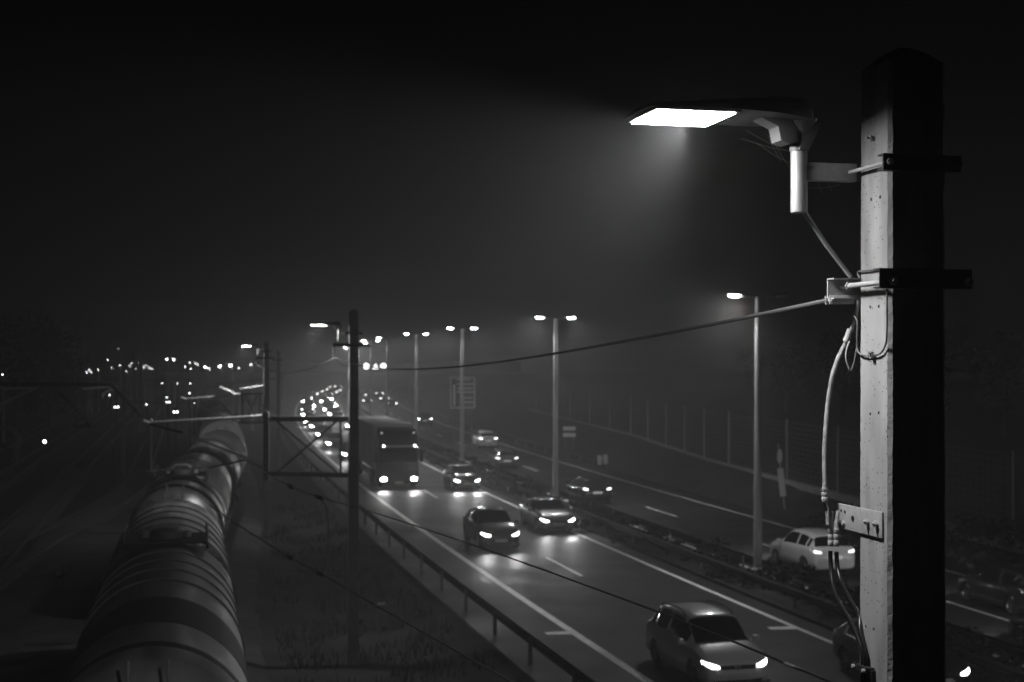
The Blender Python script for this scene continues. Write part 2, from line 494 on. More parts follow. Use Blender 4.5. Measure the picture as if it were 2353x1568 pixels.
# LED street light on its tube; built round a mast centre, z = 0 at the lower end of the tube
def make_luminaire(strength):
    r_ = empty('street_light', (0, 0, 0))
    ty = .19
    MB().lathe([(0, 0), (.036, 0), (.039, .004), (.039, .29), (.036, .3), (0, .3)], 24, Matrix.Translation((-.43, ty, 0))).build('mounting_tube', M_cast, r_)
    a = MB(); a.box((-.27, ty, .195), (.25, .05, .085)); a.build('bracket_arm', M_galv, r_, bevel=.004)
    # housing: one tapering shell, thin over the lens and deeper toward the knuckle
    hx = [(-1.235, .012, .30, .185), (-1.22, .026, .315, .205), (-1.0, .05, .33, .215), (-.80, .062, .335, .215), (-.62, .085, .335, .20), (-.50, .10, .33, .15), (-.415, .10, .31, .10), (-.385, .06, .29, .06)]
    rows = []
    zt = .437                    # underside height of the lens plane
    for x, th, _, hw in hx:
        b0 = zt - (0 if x < -.79 else (x + .79) * .03)
        rows.append([(x, ty - hw, b0), (x, ty - hw * .98, b0 + th * .6), (x, ty - hw * .6, b0 + th), (x, ty, b0 + th * 1.08), (x, ty + hw * .6, b0 + th), (x, ty + hw * .98, b0 + th * .6), (x, ty + hw, b0), (x, ty, b0), (x, ty - hw, b0)])
    h = MB().strip(rows)
    h.add(rows[0][:7], [tuple(range(7))]); h.add(rows[-1][:7], [tuple(range(7))])
    h.build('housing', M_house, r_, angle=50)
    # knuckle that joins the housing to the tube
    k = MB()
    k.lathe([(.044, .29), (.046, .36), (.07, .405), (.085, .44)], 16, Matrix.Translation((-.43, ty, 0)))
    k.prism([(-.65, .436), (-.46, .436), (-.455, .33), (-.50, .315), (-.545, .33), (-.56, .395)], (ty - .055, ty + .055), ax=(0, 2), ext=1)
    k.prism([(-.43, .436), (-.34, .42), (-.375, .34), (-.40, .29), (-.45, .29)], (ty - .05, ty + .05), ax=(0, 2), ext=1)
    k.build('knuckle', M_house, r_, bevel=.006)
    MB().box((-1.005, ty, zt - .006), (.41, .40, .010)).build('lens_frame', M_cast, r_, bevel=.002)
    l = MB().box((-1.01, ty, zt - .014), (.37, .365, .006))
    l.build('lens', emis('led_lens_%g' % strength, strength), r_, smooth=False)
    for x in (-.185, .155): MB().cyl((x, ty - .03, .195), (x, -.24, .195), .009, 10).build('clamp_rod', M_galv, r_)
    ch = MB().prism([(-.222, .158), (-.222, .232), (-.167, .232), (-.167, .224), (-.212, .224), (-.212, .166), (-.167, .166), (-.167, .158)], (-.215, .17), ax=(1, 2), ext=0)
    ch.build('clamp_channel', M_dark, r_, smooth=False)
    n_ = MB(); hexnut(n_, (-.185, -.222, .195), (-.185, -.235, .195), .017); n_.build('clamp_nut', M_galv, r_)
    n_ = MB(); hexnut(n_, (.155, -.222, .195), (.155, -.235, .195), .017); n_.build('clamp_nut', M_galv, r_)
    bk = MB().box((.0, ty, .195), (.47, .045, .07)); bk.build('back_plate', M_steel, r_, bevel=.003)
    return r_
lamp = make_luminaire(L_NEAR)
lamp.location = (PX, PY, 8.883); lamp.rotation_euler = (0, 0, YAW)
tag(lamp, 'large LED street light burning at the top of the foreground mast', 'street light', 'LED lights on the railway masts')
spot((-.98, .19, .385), (-.72, .45, -.52), 1650.0, 140, 1.0, .03, lamp)
spot((-1.0, .19, .38), (-.3, .3, -1), 230.0, 160, 1.0, .03, lamp)

# strut conduit from the lamp tube down to the anchor bracket
def pl(x, y, z):                 # near mast frame to world
    c, s_ = math.cos(YAW), math.sin(YAW)
    return Vector((PX + c * x - s_ * y, PY + s_ * x + c * y, z))
def seen(x, y, ly):
    """mast frame point with local y = ly that is seen at (x, y)"""
    c, s_ = math.cos(YAW), math.sin(YAW)
    k = (x - CX) / F
    lx = (k * (PY + c * ly) - PX + s_ * ly) / (c - k * s_)
    w = pl(lx, ly, 0)
    return Vector((lx, ly, CAMZ + (HY - y) / F * w.y))
def nroot(name, z): return empty(name, (PX, PY, z), YAW)
def off(v, z): return Vector((v.x, v.y, v.z - z))

a, b = seen(1838, 486, .19), seen(1955, 636, .21)
cd = nroot('lamp_feed_conduit', b.z)
MB().tube([off(a, b.z) + Vector((0, 0, .03)), off(lerp(a, b, .5), b.z) + Vector((.004, 0, -.003)), off(b, b.z)], .0115, 12).build('conduit', M_galv, cd)
tag(cd, 'thin slanting metal conduit between the lamp tube and the anchor bracket', 'conduit')

# anchor bracket: two channels clamped round the mast with threaded rods
zb = 8.50
br = nroot('anchor_bracket', zb)
MB().prism([(-.255, .012), (-.255, .100), (-.195, .100), (-.195, .092), (-.247, .092), (-.247, .020), (-.195, .020), (-.195, .012)], (-.25, .205), ax=(1, 2), ext=0).build('front_channel', M_dark, br, smooth=False)
MB().prism([(.24, -.02), (.24, .080), (.168, .080), (.168, .074), (.232, .074), (.232, -.014), (.168, -.014), (.168, -.02)], (-.262, .21), ax=(1, 2), ext=0).build('back_channel', M_galv, br, smooth=False)
for x in (-.188, .182):
    MB().cyl((x, -.285, .042), (x, .235, .042), .0125, 12).build('threaded_rod', M_galv, br)
    n_ = MB(); hexnut(n_, (x, -.258, .042), (x, -.272, .042), .021); n_.build('nut', M_galv, br)
    n_ = MB(); hexnut(n_, (x, .167, .042), (x, .155, .042), .02); n_.build('nut', M_galv, br)
c0, c1 = off(seen(1968, 694, .20), zb), off(seen(1903, 690, .22), zb)
cl = MB()
cl.beam(c0 + Vector((.05, .022, .012)), c1 + Vector((-.005, .022, 0)), .006, .042)
cl.beam(c0 + Vector((.05, -.022, .012)), c1 + Vector((-.005, -.022, 0)), .006, .042)
cl.build('clevis', M_galv, br, bevel=.002)
MB().cyl(c1 + Vector((.012, .03, 0)), c1 + Vector((.012, -.034, 0)), .012, 12).build('clevis_pin', M_galv, br)
tag(br, 'steel anchor bracket of two channels clamped round the foreground mast', 'bracket', 'anchor brackets on the masts')

def sagwire(name, a, b, sag, r, m, label, cat='wire', group=None, n=40):
    a, b = Vector(a), Vector(b)
    root = empty(name, a)
    pts = [a.lerp(b, i / n) - a - Vector((0, 0, 4 * sag * (i / n) * (1 - i / n))) for i in range(n + 1)]
    # finer steps close to the eye
    MB().tube(pts, r, 8).build('strand', m, root)
    tag(root, label, cat, group)
    return root
w0 = pl(*seen(1905, 690, .22)); w1 = P(770, 822, 40)
sagwire('feeder_wire', w0, w1, .33, .011, M_wire, 'sagging overhead wire from the foreground mast to the second mast', group='overhead wires', n=60)

# stranded earthing cable hanging beside the mast
path = [seen(x, y, ly) for x, y, ly in ((1972, 690, .17), (1968, 712, .185), (1963, 740, .20), (1950, 775, .23), (1930, 815, .26), (1915, 855, .28), (1906, 900, .30), (1900, 950, .315), (1896, 1000, .32), (1894, 1050, .325), (1895, 1116, .325))]
zc = path[-1].z
gc = nroot('earthing_cable', zc)
def catmull(pts, k=6):
    out = []
    for i in range(len(pts) - 1):
        p0, p1, p2, p3 = pts[max(i - 1, 0)], pts[i], pts[i + 1], pts[min(i + 2, len(pts) - 1)]
        for j in range(k):
            t = j / k
            out.append(.5 * ((2 * p1) + (p2 - p0) * t + (2 * p0 - 5 * p1 + 4 * p2 - p3) * t * t + (3 * p1 - p0 - 3 * p2 + p3) * t ** 3))
    return out + [pts[-1]]
cp = [off(p, zc) for p in catmull(path, 10)]
def strands(mb, pts, rad, n, sr, pitch):
    acc = 0
    for k in range(n):
        row = []; acc = 0
        for i, p in enumerate(pts):
            if i: acc += (p - pts[i - 1]).length
            d = (pts[min(i + 1, len(pts) - 1)] - pts[max(i - 1, 0)]).normalized()
            x = d.cross(Vector((0, 1, 0))).normalized(); y_ = d.cross(x)
            a = 2 * math.pi * (k / n + acc / pitch)
            row.append(p + (x * math.cos(a) + y_ * math.sin(a)) * rad)
        mb.tube(row, sr, 5)
M_alu = mat('aluminium_strand', .62, .4, .15)
st = MB(); strands(st, cp, .0085, 12, .0026, .16); st.tube(cp, .0075, 8)
st.build('stranded_core', M_alu, gc)
q = [off(seen(1944, 786, .235), zc), off(seen(1955, 757, .222), zc)]
MB().tube([q[0], q[1]], .0165, 14).build('ferrule', M_galv, gc)
lug = cp[-1]
lg = MB()
lg.lathe([(.0125, .01), (.0125, -.012), (.0155, -.013), (.0155, -.028), (.0135, -.031), (.0155, -.034), (.0155, -.05), (.0135, -.053), (.0155, -.056), (.0155, -.075), (.010, -.085), (0, -.087)], 14, Matrix.Translation(lug))
lg.beam(lug + Vector((0, 0, -.08)), lug + Vector((.012, .0, -.11)), .026, .006, (1, 0, 0))
lg.beam(lug + Vector((.012, 0, -.105)), lug + Vector((.016, 0, -.19)), .026, .006, (1, 0, 0))
lg.build('cable_lug', M_galv, gc)
tag(gc, 'thick stranded metal earthing cable hanging in an arc left of the foreground mast', 'cable')

# thin retaining wire looped round the lit face, and a slack loop behind it
loop = [(1975, 640), (1970, 630), (1973, 624), (1990, 622), (2012, 619), (2022, 617), (2032, 622), (2036, 634), (2037, 700), (2036, 775), (2032, 797), (2022, 812), (2008, 817), (1990, 818), (1975, 814), (1968, 800), (1968, 770), (1969, 740), (1962, 728), (1955, 731)]
lp = []
for x, y in loop:
    ly = face_y(x); lp.append(Vector((-pw(8.4) - .012, ly, face_z(y, ly))))
zl = min(p.z for p in lp)
lw = nroot('retaining_wire', zl)
MB().tube([off(p, zl) for p in catmull(lp, 4)], .0042, 8).build('wire_loop', M_steel, lw)
y = face_y(2003); z = face_z(816, y) - zl
wc = MB(); wc.box((-pw(8.2) - .016, y, z), (.014, .018, .03)); hexnut(wc, (-pw(8.2) - .02, y, z + .01), (-pw(8.2) - .034, y, z + .01), .007); hexnut(wc, (-pw(8.2) - .02, y + .018, z), (-pw(8.2) - .03, y + .018, z), .006)
wc.build('wire_clip', M_galv, lw)
sl = [off(seen(x, y, .2), zl) for x, y in ((1952, 785), (1945, 805), (1944, 825), (1950, 845), (1954, 851), (1960, 840), (1966, 815), (1969, 800))]
MB().tube(catmull(sl, 4), .004, 8).build('slack_loop', M_galv, lw)
tag(lw, 'dark wire looped round the lit face of the foreground mast with a small clip', 'wire')

# earthing plate bolted to the lit face, with two cables
ye = -.098; yp = .345
zp = face_z(1203, -.02)
ep = nroot('earthing_plate', zp - .06)
xf = -pw(7.4) - .006
MB().prism([(ye, 0), (yp, .0), (yp, .118), (ye, .118)], (xf - .004, xf + .004), ax=(1, 2), ext=0).build('plate', M_galv, ep, bevel=.0015)
for (yy, zz, r_) in ((.305, .085, .007), (.265, .083, .007), (.185, .060, .014), (.062, .060, .008)):
    MB().cyl((xf - .0062, yy, zz), (xf - .003, yy, zz), r_, 12).build('plate_hole', M_blackm, ep)
for yy in (.035, -.052):
    n_ = MB(); hexnut(n_, (xf - .004, yy, .062), (xf - .020, yy, .062), .0145); n_.cyl((xf - .019, yy, .062), (xf - .030, yy, .062), .008, 10); n_.build('bolt', M_galv, ep)
for yy in (.335, .31, .277):
    n_ = MB(); hexnut(n_, (xf - .004, yy, .028), (xf - .016, yy, .028), .012); n_.build('bolt', M_galv, ep)
tag(ep, 'flat drilled metal plate bolted across the lit face of the foreground mast', 'plate')
for i, (cpx, lab) in enumerate(((((1909, 1215), (1908, 1260), (1909, 1300), (1914, 1345), (1928, 1385), (1952, 1425), (1968, 1460), (1976, 1500), (1979, 1540), (1980, 1600)),
                                 'left one of the two shiny black cables below the drilled plate'),
                                (((1922, 1215), (1922, 1262), (1924, 1300), (1932, 1335), (1952, 1378), (1974, 1415), (1988, 1450), (1992, 1500), (1993, 1540), (1994, 1600)),
                                 'right one of the two shiny black cables below the drilled plate'))):
    pts = []
    for k, (x, y) in enumerate(cpx):
        ly = lerp(.33 - i * .035, .07 - i * .03, min(1, max(0, (k - 2) / 5.0)))
        s_ = seen(x, y, ly)
        if k > 5: s_.x = -pw(7) - .02
        pts.append(s_)
    zk = pts[-1].z
    cb = nroot('black_cable', zk)
    cpts = [off(p, zk) for p in catmull(pts, 6)]
    MB().tube(cpts[7:], .0105, 12).build('sheath', M_black, cb)
    t0 = cpts[0]
    lgm = MB().lathe([(.006, .05), (.011, .03), (.012, .0), (.0145, -.002), (.0145, -.022), (.0125, -.025), (.0145, -.028), (.0145, -.05), (.0125, -.053), (.0145, -.056), (.0145, -.08), (.011, -.085)], 14, Matrix.Translation(t0))
    lgm.beam(t0 + Vector((0, 0, .03)), t0 + Vector((.006, -.004, .085)), .024, .006, (1, 0, 0))
    lgm.build('cable_lug', M_galv, cb)
    tag(cb, lab, 'cable', 'cables on the foreground mast')
y = face_y(1990); z = face_z(1535, y)
tc_ = nroot('cable_clamp', z - .03)
tm = MB(); tm.box((-pw(6.6) - .02, y + .0, .03), (.04, .12, .022)); tm.box((-pw(6.6) - .042, y, .03), (.008, .13, .03))
tm.build('clamp_bar', M_dark, tc_, bevel=.003)
for dy in (-.05, .05):
    n_ = MB(); hexnut(n_, (-pw(6.6) - .045, y + dy, .03), (-pw(6.6) - .06, y + dy, .03), .009); n_.build('bolt', M_galv, tc_)
MB().box((-pw(6.6) - .012, y - .055, -.05), (.024, .035, .16)).build('strip', M_dark, tc_, bevel=.002)
tag(tc_, 'small dark clamp that holds the two black cables on the mast', 'clamp')

# cobweb threads under the lamp
web = nroot('cobweb', 8.9)
wm = MB()
for (a, b, la, lb) in (((1700, 318), (1835, 352), .1, .16), (1 and (1715, 300), (1812, 348), .1, .16), ((1740, 330), (1815, 375), .12, .16), ((1765, 312), (1795, 372), .12, .15), ((1780, 330), (1822, 395), .13, .16),
                       ((1880, 418), (1890, 445), .19, .19), ((1860, 432), (1930, 425), .19, .19), ((1900, 416), (1912, 440), .19, .19)):
    pa, pb = off(seen(a[0], a[1], la), 8.9), off(seen(b[0], b[1], lb), 8.9)
    wm.tube([pa, pa.lerp(pb, .5) - Vector((0, 0, .008)), pb], .0004, 4)
wm.build('web_threads', M_reflec, web)
tag(web, 'faint cobweb threads under the knuckle of the burning street light', 'cobweb')

# drizzle drifting through the beam
dz = MB()
rng = random.Random(3)
for i in range(1300):
    t = rng.random()
    k = rng.random() ** .5
    c = Vector((PX - .9 - 4.2 * k * rng.uniform(-.12, 1), PY + rng.uniform(-2.2, 2.6) * (.3 + k), 9.28 - (.25 + 3.0 * k) * rng.uniform(.2, 1)))
    s_ = rng.uniform(.0003, .0008); L = s_ * rng.uniform(2.0, 6.0)
    d = Vector((rng.uniform(.5, 1), rng.uniform(-.2, .2), rng.uniform(-.45, -.05))).normalized() * L
    u = Vector((0, 0, 1)).cross(d).normalized() * s_; w_ = d.cross(u).normalized() * s_
    dz.add([c - d, c + u, c + w_, c - u, c - w_, c + d], [(0, 2, 1), (0, 3, 2), (0, 4, 3), (0, 1, 4), (5, 1, 2), (5, 2, 3), (5, 3, 4), (5, 4, 1)])
dzo = dz.build('drizzle', mat('water_drop', .06, .7, spec=.05), smooth=True)
tag(dzo, 'fine drizzle drops drifting through the light of the big street lamp', 'drizzle', kind='stuff')
# ------------------------------------------------------------------ further masts of the line
def mast(x, top_y, Y, w, label, cap=True, base_z=-.4):
    p = P(x, top_y, Y); h = p.z - base_z
    root = empty('concrete_mast', (p.x, Y, base_z), YAW)
    me = pole_mesh(w * 1.12, w * .92, h - w * .3, w * .05)
    me.materials.clear(); me.materials.append(M_conc_far)
    link('shaft', me, M_conc_far, root)
    tag(root, label, 'mast', 'concrete masts along the railway')
    return root, p
m2, p2 = mast(812, 710, 40, .27, 'dark concrete mast with a lit lamp, second along the line, left of the lorry')
m3, p3 = mast(612, 785, 69, .27, 'concrete mast with a lit lamp, third along the line')
m4, p4 = mast(640, 805, 100, .24, 'slim mast without a lamp just right of the third lamp mast')
for px, y, Y, zz, lab in ((812, 748, 40, 9.13, 'LED street light burning on the second mast'), (612, 796, 69, 8.79, 'smaller LED street light burning on the third mast')):
    c = copy_tree(lamp)
    w = P(px, 700, Y)
    c.location = (w.x, Y, zz - .42); c.rotation_euler = (0, 0, 0)
    for q in c.children:
        if q.type == 'LIGHT': q.data = q.data.copy(); q.data.energy = E_RAILSPOT; q.data.spot_size = R(170); q.rotation_euler = Vector((-.4, .3, -.85)).to_track_quat('-Z', 'Y').to_euler()
        elif q.name.startswith('lens') and not q.name.startswith('lens_f'):
            q.data = q.data.copy(); q.data.materials[0] = emis('led_lens_far', L_RAIL)
    tag(c, lab)

for x, ty, Y, w, lab in ((284, 832, 102, .22, 'dark mast left of the train between the tracks, nearest of the three slim ones'),
                         (308, 800, 133, .24, 'tallest of the three slim dark masts in the yard left of the train'),
                         (323, 812, 165, .24, 'rearmost of the three slim dark masts in the yard left of the train'),
                         (180, 850, 190, .24, 'faint mast in the yard before the dark trees')):
    mast(x, ty, Y, w, lab)

# small anchor brackets on the second and third mast
for (px, Y, y, reach, lab) in ((812, 40, 793, .58, 'short crossbar bracket with a hanging rod on the second mast'), (612, 69, 823, .5, 'short crossbar bracket on the third mast'), (640, 100, 828, .45, 'short crossbar bracket on the lampless mast')):
    w = P(px, y, Y)
    r_ = empty('anchor_bracket', (w.x, Y, w.z - .35), YAW * .6)
    MB().prism([(-.2, .3), (-.2, .40), (-.135, .40), (-.135, .39), (-.19, .39), (-.19, .31), (-.135, .31), (-.135, .30)], (-reach, .26), ax=(1, 2), ext=0).build('crossbar', M_dark, r_, smooth=False)
    MB().box((-.05, .17, .35), (reach * 1.8, .06, .09)).build('back_channel', M_steel, r_, bevel=.004)
    MB().tube([(-reach + .02, -.1, .40), (-reach + .03, -.1, .2), (-reach + .01, -.1, .0)], .02, 8).build('hanger_rod', M_galv, r_)
    tag(r_, lab, 'bracket', 'anchor brackets on the masts')
sagwire('feeder_wire', P(770, 822, 40), P(592, 838, 69), .42, .013, M_wire, 'sagging overhead wire between the second and third mast', group='overhead wires')
sagwire('feeder_wire', P(592, 838, 69), P(626, 836, 100), .3, .013, M_wire, 'sagging overhead wire between the third mast and the lampless mast', group='overhead wires')
sagwire('slack_jumper', P(770, 824, 40), P(806, 838, 40.5), .10, .012, M_wire, 'short slack wire under the crossbar of the second mast', n=16)

# ---- bracket frame and catenary cantilever at the second mast (members laid in one plane across the track)
def cantilever(Y, pts, name, label, group='catenary arms over the train track', r=.035, root_px=None):
    root = empty(name, P(*root_px, Y))
    L = lambda x, y, dy=0: P(x, y, Y + dy) - root.location
    for kind, a, b, rr in pts:
        if kind == 'insulator':
            A, B = L(*a), L(*b); n = 6; prof = []
            rows = [A.lerp(B, i / (2 * n)) for i in range(2 * n + 1)]
            MB().tube(rows, [rr * (1.5 if i % 2 else .7) for i in range(2 * n + 1)], 12).build('insulator', M_cast, root)
        elif kind == 'dark_tube':
            MB().tube([L(*a), L(*b)], rr, 10).build('stay_tube', M_dark, root)
        else:
            MB().tube([L(*a), L(*a if 0 else b)], rr, 10).build(kind, M_galv, root)
    tag(root, label, 'catenary arm', group)
    return root
fr = empty('bracket_frame', P(803, 1092, 40), 0)
FL = lambda x, y, dy=0: P(x, y, 40 + dy) - fr.location
MB().beam(FL(606, 963), FL(803, 963), .10, .14).build('top_beam', M_steel, fr, bevel=.006)
MB().beam(FL(606, 1088), FL(803, 1092), .10, .13).build('bottom_beam', M_steel, fr, bevel=.006)
MB().beam(FL(612, 946), FL(612, 1104), .15, .15).build('end_post', M_steel, fr, bevel=.008)
MB().beam(FL(783, 965), FL(783, 1088), .05, .05).build('upright', M_steel, fr)
MB().beam(FL(635, 967, .03), FL(775, 1086, .03), .055, .055).build('diagonal_brace', M_steel, fr)
MB().beam(FL(775, 967, -.03), FL(637, 1086, -.03), .055, .055).build('diagonal_brace', M_steel, fr)
MB().box(FL(801, 1090), (.03, .2, .24)).build('end_plate', M_galv, fr, bevel=.004)
tag(fr, 'cross-braced steel frame fixed to the second mast', 'frame', 'bracket frames on the masts')
cantilever(40, [('top_tube', (338, 972), (575, 958), .042), ('insulator', (575, 958), (606, 955), .04), ('dark_tube', (338, 973), (420, 995), .034), ('stay_tube', (420, 995), (565, 1052), .042),
                ('insulator', (565, 1056), (606, 1078), .042), ('drop_rod', (348, 962), (347, 1084), .022), ('registration_arm', (336, 1083), (480, 1075), .026), ('dark_tube', (480, 1075), (570, 1056), .026),
                ('tip_clamp', (330, 969), (344, 973), .06)], 'catenary_arm', 'near catenary arm of pale tubes reaching over the tank train from the second mast', root_px=(606, 1090))
fr2 = empty('bracket_frame', P(606, 972, 69), 0)
FL = lambda x, y, dy=0: P(x, y, 69 + dy) - fr2.location
for nm, a, b, w in (('top_beam', (555, 906), (606, 904), .1), ('bottom_beam', (548, 971), (606, 971), .1), ('end_post', (557, 900), (557, 974), .1), ('upright', (597, 906), (597, 970), .05),
                    ('diagonal_brace', (564, 908), (592, 968), .05), ('diagonal_brace', (592, 908), (564, 968), .05)):
    MB().beam(FL(*a, .04 * (a[0] > 590)), FL(*b, .04 * (a[0] > 590)), w, w).build(nm, M_steel, fr2)
tag(fr2, 'small dark braced frame fixed to the third mast', 'frame', 'bracket frames on the masts')
cantilever(69, [('top_tube', (424, 918), (535, 908), .05), ('insulator', (535, 908), (555, 906), .05), ('stay_tube', (424, 920), (528, 962), .045), ('insulator', (528, 962), (555, 972), .045),
                ('upper_stay', (553, 894), (612, 886), .04), ('tip_clamp', (417, 915), (428, 919), .07), ('drop_rod', (422, 918), (408, 946), .02), ('slanting_tube', (505, 890), (608, 934), .04)],
           'catenary_arm', 'catenary arm of pale tubes reaching left from the third mast', root_px=(606, 972))
cantilever(100, [('top_tube', (492, 884), (612, 872), .05), ('stay_tube', (470, 884), (545, 916), .045), ('insulator', (612, 872), (634, 870), .05), ('stay_tube', (545, 916), (634, 948), .04)],
           'catenary_arm', 'faint catenary arm behind the third mast, farthest of the right hand row', root_px=(634, 950))

# wires over the train: messenger and contact wire with insulators and a jumper
def polywire(name, pts, r, label, beads=(), group='overhead wires', m=None):
    root = empty(name, pts[-1])
    MB().tube([p - root.location for p in catmull([Vector(p) for p in pts], 8)], r, 8).build('strand', m or M_wire, root)
    for b in beads:
        a_, b_ = [Vector(q) - root.location for q in b]
        MB().tube([a_.lerp(b_, i / 6) for i in range(7)], [.015, .038, .022, .042, .022, .038, .015], 10).build('insulator', M_dark, root)
    tag(root, label, 'wire', group)
    return root
polywire('messenger_wire', [P(563, 1056, 40), P(607, 1085, 27), P(668, 1118, 23.5), P(735, 1143, 20.6), P(840, 1172, 17.5), P(1005, 1225, 14.2), P(1180, 1285, 12.0), P(1400, 1365, 10.2), P(1600, 1440, 8.8), P(1850, 1543, 7.2), P(2000, 1605, 6.4)], .0075,
         'dark upper wire that crosses the motorway and the silver people carrier', [(P(663, 1115, 23.7), P(673, 1121, 23.3)), (P(728, 1140, 20.9), P(742, 1146, 20.4))], m=M_black)
polywire('contact_wire', [P(480, 1160, 30.5), P(530, 1195, 27.7), P(665, 1280, 22.9), P(740, 1320, 21.1), P(900, 1412, 17.7), P(1050, 1497, 15.5), P(1180, 1570, 14.0), P(1260, 1620, 13)], .012,
         'thin lower wire over the grass between the train and the motorway', [(P(660, 1277, 23.0), P(672, 1284, 22.7)), (P(730, 1315, 21.3), P(744, 1322, 20.9))])
polywire('jumper_wire', [P(738, 1145, 20.5), P(750, 1165, 20.6), P(755, 1210, 20.8), P(753, 1260, 20.9), P(747, 1300, 21.0), P(741, 1319, 21.1)], .011, 'curved jumper wire that links the upper and the lower wire')
wm_ = empty('wire_tag', P(1822, 1532, 7.36)); MB().tube([P(1805, 1525, 7.44) - wm_.location, P(1840, 1539, 7.27) - wm_.location], .010, 8).build('sleeve', M_steel, wm_)
tag(wm_, 'pale sleeve on the dark upper wire beside the silver people carrier', 'sleeve')

# dark arm of a catenary portal that reaches in from the left, and arms deeper in the yard
pr = empty('portal_arm', P(-60, 1380, 45))
PLc = lambda x, y: P(x, y, 45) - pr.location
MB().tube([PLc(-80, 882), PLc(252, 884), PLc(262, 890), PLc(326, 956)], .062, 10).build('arm_tube', M_blackm, pr)
MB().tube([PLc(125, 884), PLc(212, 980)], .06, 10).build('strut', M_blackm, pr)
MB().tube([PLc(165, 980), PLc(212, 980)], .05, 8).build('foot', M_blackm, pr)
MB().beam(PLc(-62, 820), PLc(-62, 1455), .26, .26).build('post', M_conc_far, pr)
tag(pr, 'black bent tube arm reaching in from the left edge above the tracks', 'catenary arm', 'catenary arms in the yard')
for (a, lab) in (((-20, 893, 82, 893, 0, 928, 60), 'pale tube bracket at the left edge in front of the dark trees'),
                 ((190, 893, 268, 888, 236, 905, 75), 'pale catenary tubes left of the slim dark masts'),
                 ((300, 886, 370, 893, 312, 920, 110), 'pale catenary tubes among the slim dark masts, facing right'),
                 ((330, 888, 400, 868, 352, 896, 150), 'faint pale catenary tubes in the middle of the yard')):
    x0, y0, x1, y1, x2, y2, Y = a
    root = empty('catenary_arm', P(x1, y1, Y))
    q = lambda x, y: P(x, y, Y) - root.location
    MB().tube([q(x0, y0), q(x1, y1)], .045, 8).build('top_tube', M_galv, root)
    MB().tube([q(x1, y1), q(x2, y2)], .045, 8).build('stay_tube', M_galv, root)
    MB().tube([q(x2, y2), q(x2, y2 + (y2 - y1) * .4 + 4)], .03, 8).build('drop_rod', M_galv, root)
    tag(root, lab, 'catenary arm', 'catenary arms in the yard')
# cross-span wires over the yard
for y0, y1, Y, lab in ((870, 868, 170, 'thin cross wire over the yard before the far lights'), (905, 925, 95, 'thin cross wire over the yard behind the slim masts')):
    sagwire('cross_wire', P(180, y0, Y), P(470, y1, Y), .25, .02, M_wire, lab, group='overhead wires')
ds = empty('diamond_board', P(345, 1025, 44))
MB().add([Vector((-.24, 0, .28)), Vector((0, 0, 0)), Vector((.24, 0, .28)), Vector((0, 0, .56)), Vector((-.24, .02, .28)), Vector((0, .02, 0)), Vector((.24, .02, .28)), Vector((0, .02, .56))],
         [(0, 1, 2, 3), (7, 6, 5, 4), (0, 4, 5, 1), (1, 5, 6, 2), (2, 6, 7, 3), (3, 7, 4, 0)]).build('board', M_blackm, ds, smooth=False)
MB().box((0, .04, .28), (.06, .03, .5)).build('board_bracket', M_steel, ds)
tag(ds, 'dark diamond shaped board behind the rod of the near catenary arm', 'board')

# ------------------------------------------------------------------ freight train
M_tankA = mat('tank_paint_grey', .13, .46, .15, var=.5, scale=1.1, rvar=.14, detail=10, stretch=(2.5, .6, .5))
M_tankB = mat('tank_steel_bright', .20, .36, .6, var=.2, scale=2.0, rvar=.08)
M_tankC = mat('tank_paint_dark', .07, .4, .2, var=.3, scale=1.4, rvar=.1)
M_band = mat('tank_band_black', .010, .6, spec=.12)
M_hood = mat('wagon_hood_white', .8, .6, var=.1, scale=2)
M_frame = mat('wagon_frame', .03, .7, var=.3, scale=4)
TR = 1.46; TZ = 2.78
def wagon_root(name, yc):
    d = math.atan(-(TX0(yc + 4) - TX0(yc - 4)) / 8)
    return empty(name, (TX0(yc), yc, -.02), d)
def underframe(root, L):
    MB().box((0, 0, 1.12), (.9, L + 1.2, .22)).build('sole_frame', M_frame, root, bevel=.01)
    for y in (-L / 2 + 1.4, L / 2 - 1.4):
        bg_ = MB(); bg_.box((.98, y, .55), (.12, 2.6, .28)); bg_.box((-.98, y, .55), (.12, 2.6, .28)); bg_.box((0, y, .6), (2.0, .3, .25))
        bo = bg_.build('bogie', M_frame, root, bevel=.02)
        for dy in (-.9, .9):
            w_ = MB()
            for x in (-.75, .75):
                w_.lathe([(0, -.06), (.46, -.06), (.46, .06), (0, .06)], 20, Matrix.Translation((x, y + dy, .47)) @ Matrix.Rotation(R(90), 4, 'Y'))
            w_.cyl((-.75, y + dy, .47), (.75, y + dy, .47), .08)
            w_.build('wheelset', M_frame, bo)
    for y in (-1, 1):
        for x in (-.87, .87):
            bf = MB().cyl((x, y * (L / 2 + .6), 1.05), (x, y * (L / 2 + 1.05), 1.05), .1, 12)
            bf.lathe([(0, 0), (.22, 0), (.22, .03), (0, .05)], 16, Matrix.Translation((x, y * (L / 2 + 1.05), 1.05)) @ Matrix.Rotation(R(-90 * y), 4, 'X'))
            bf.build('buffer', M_frame, root)
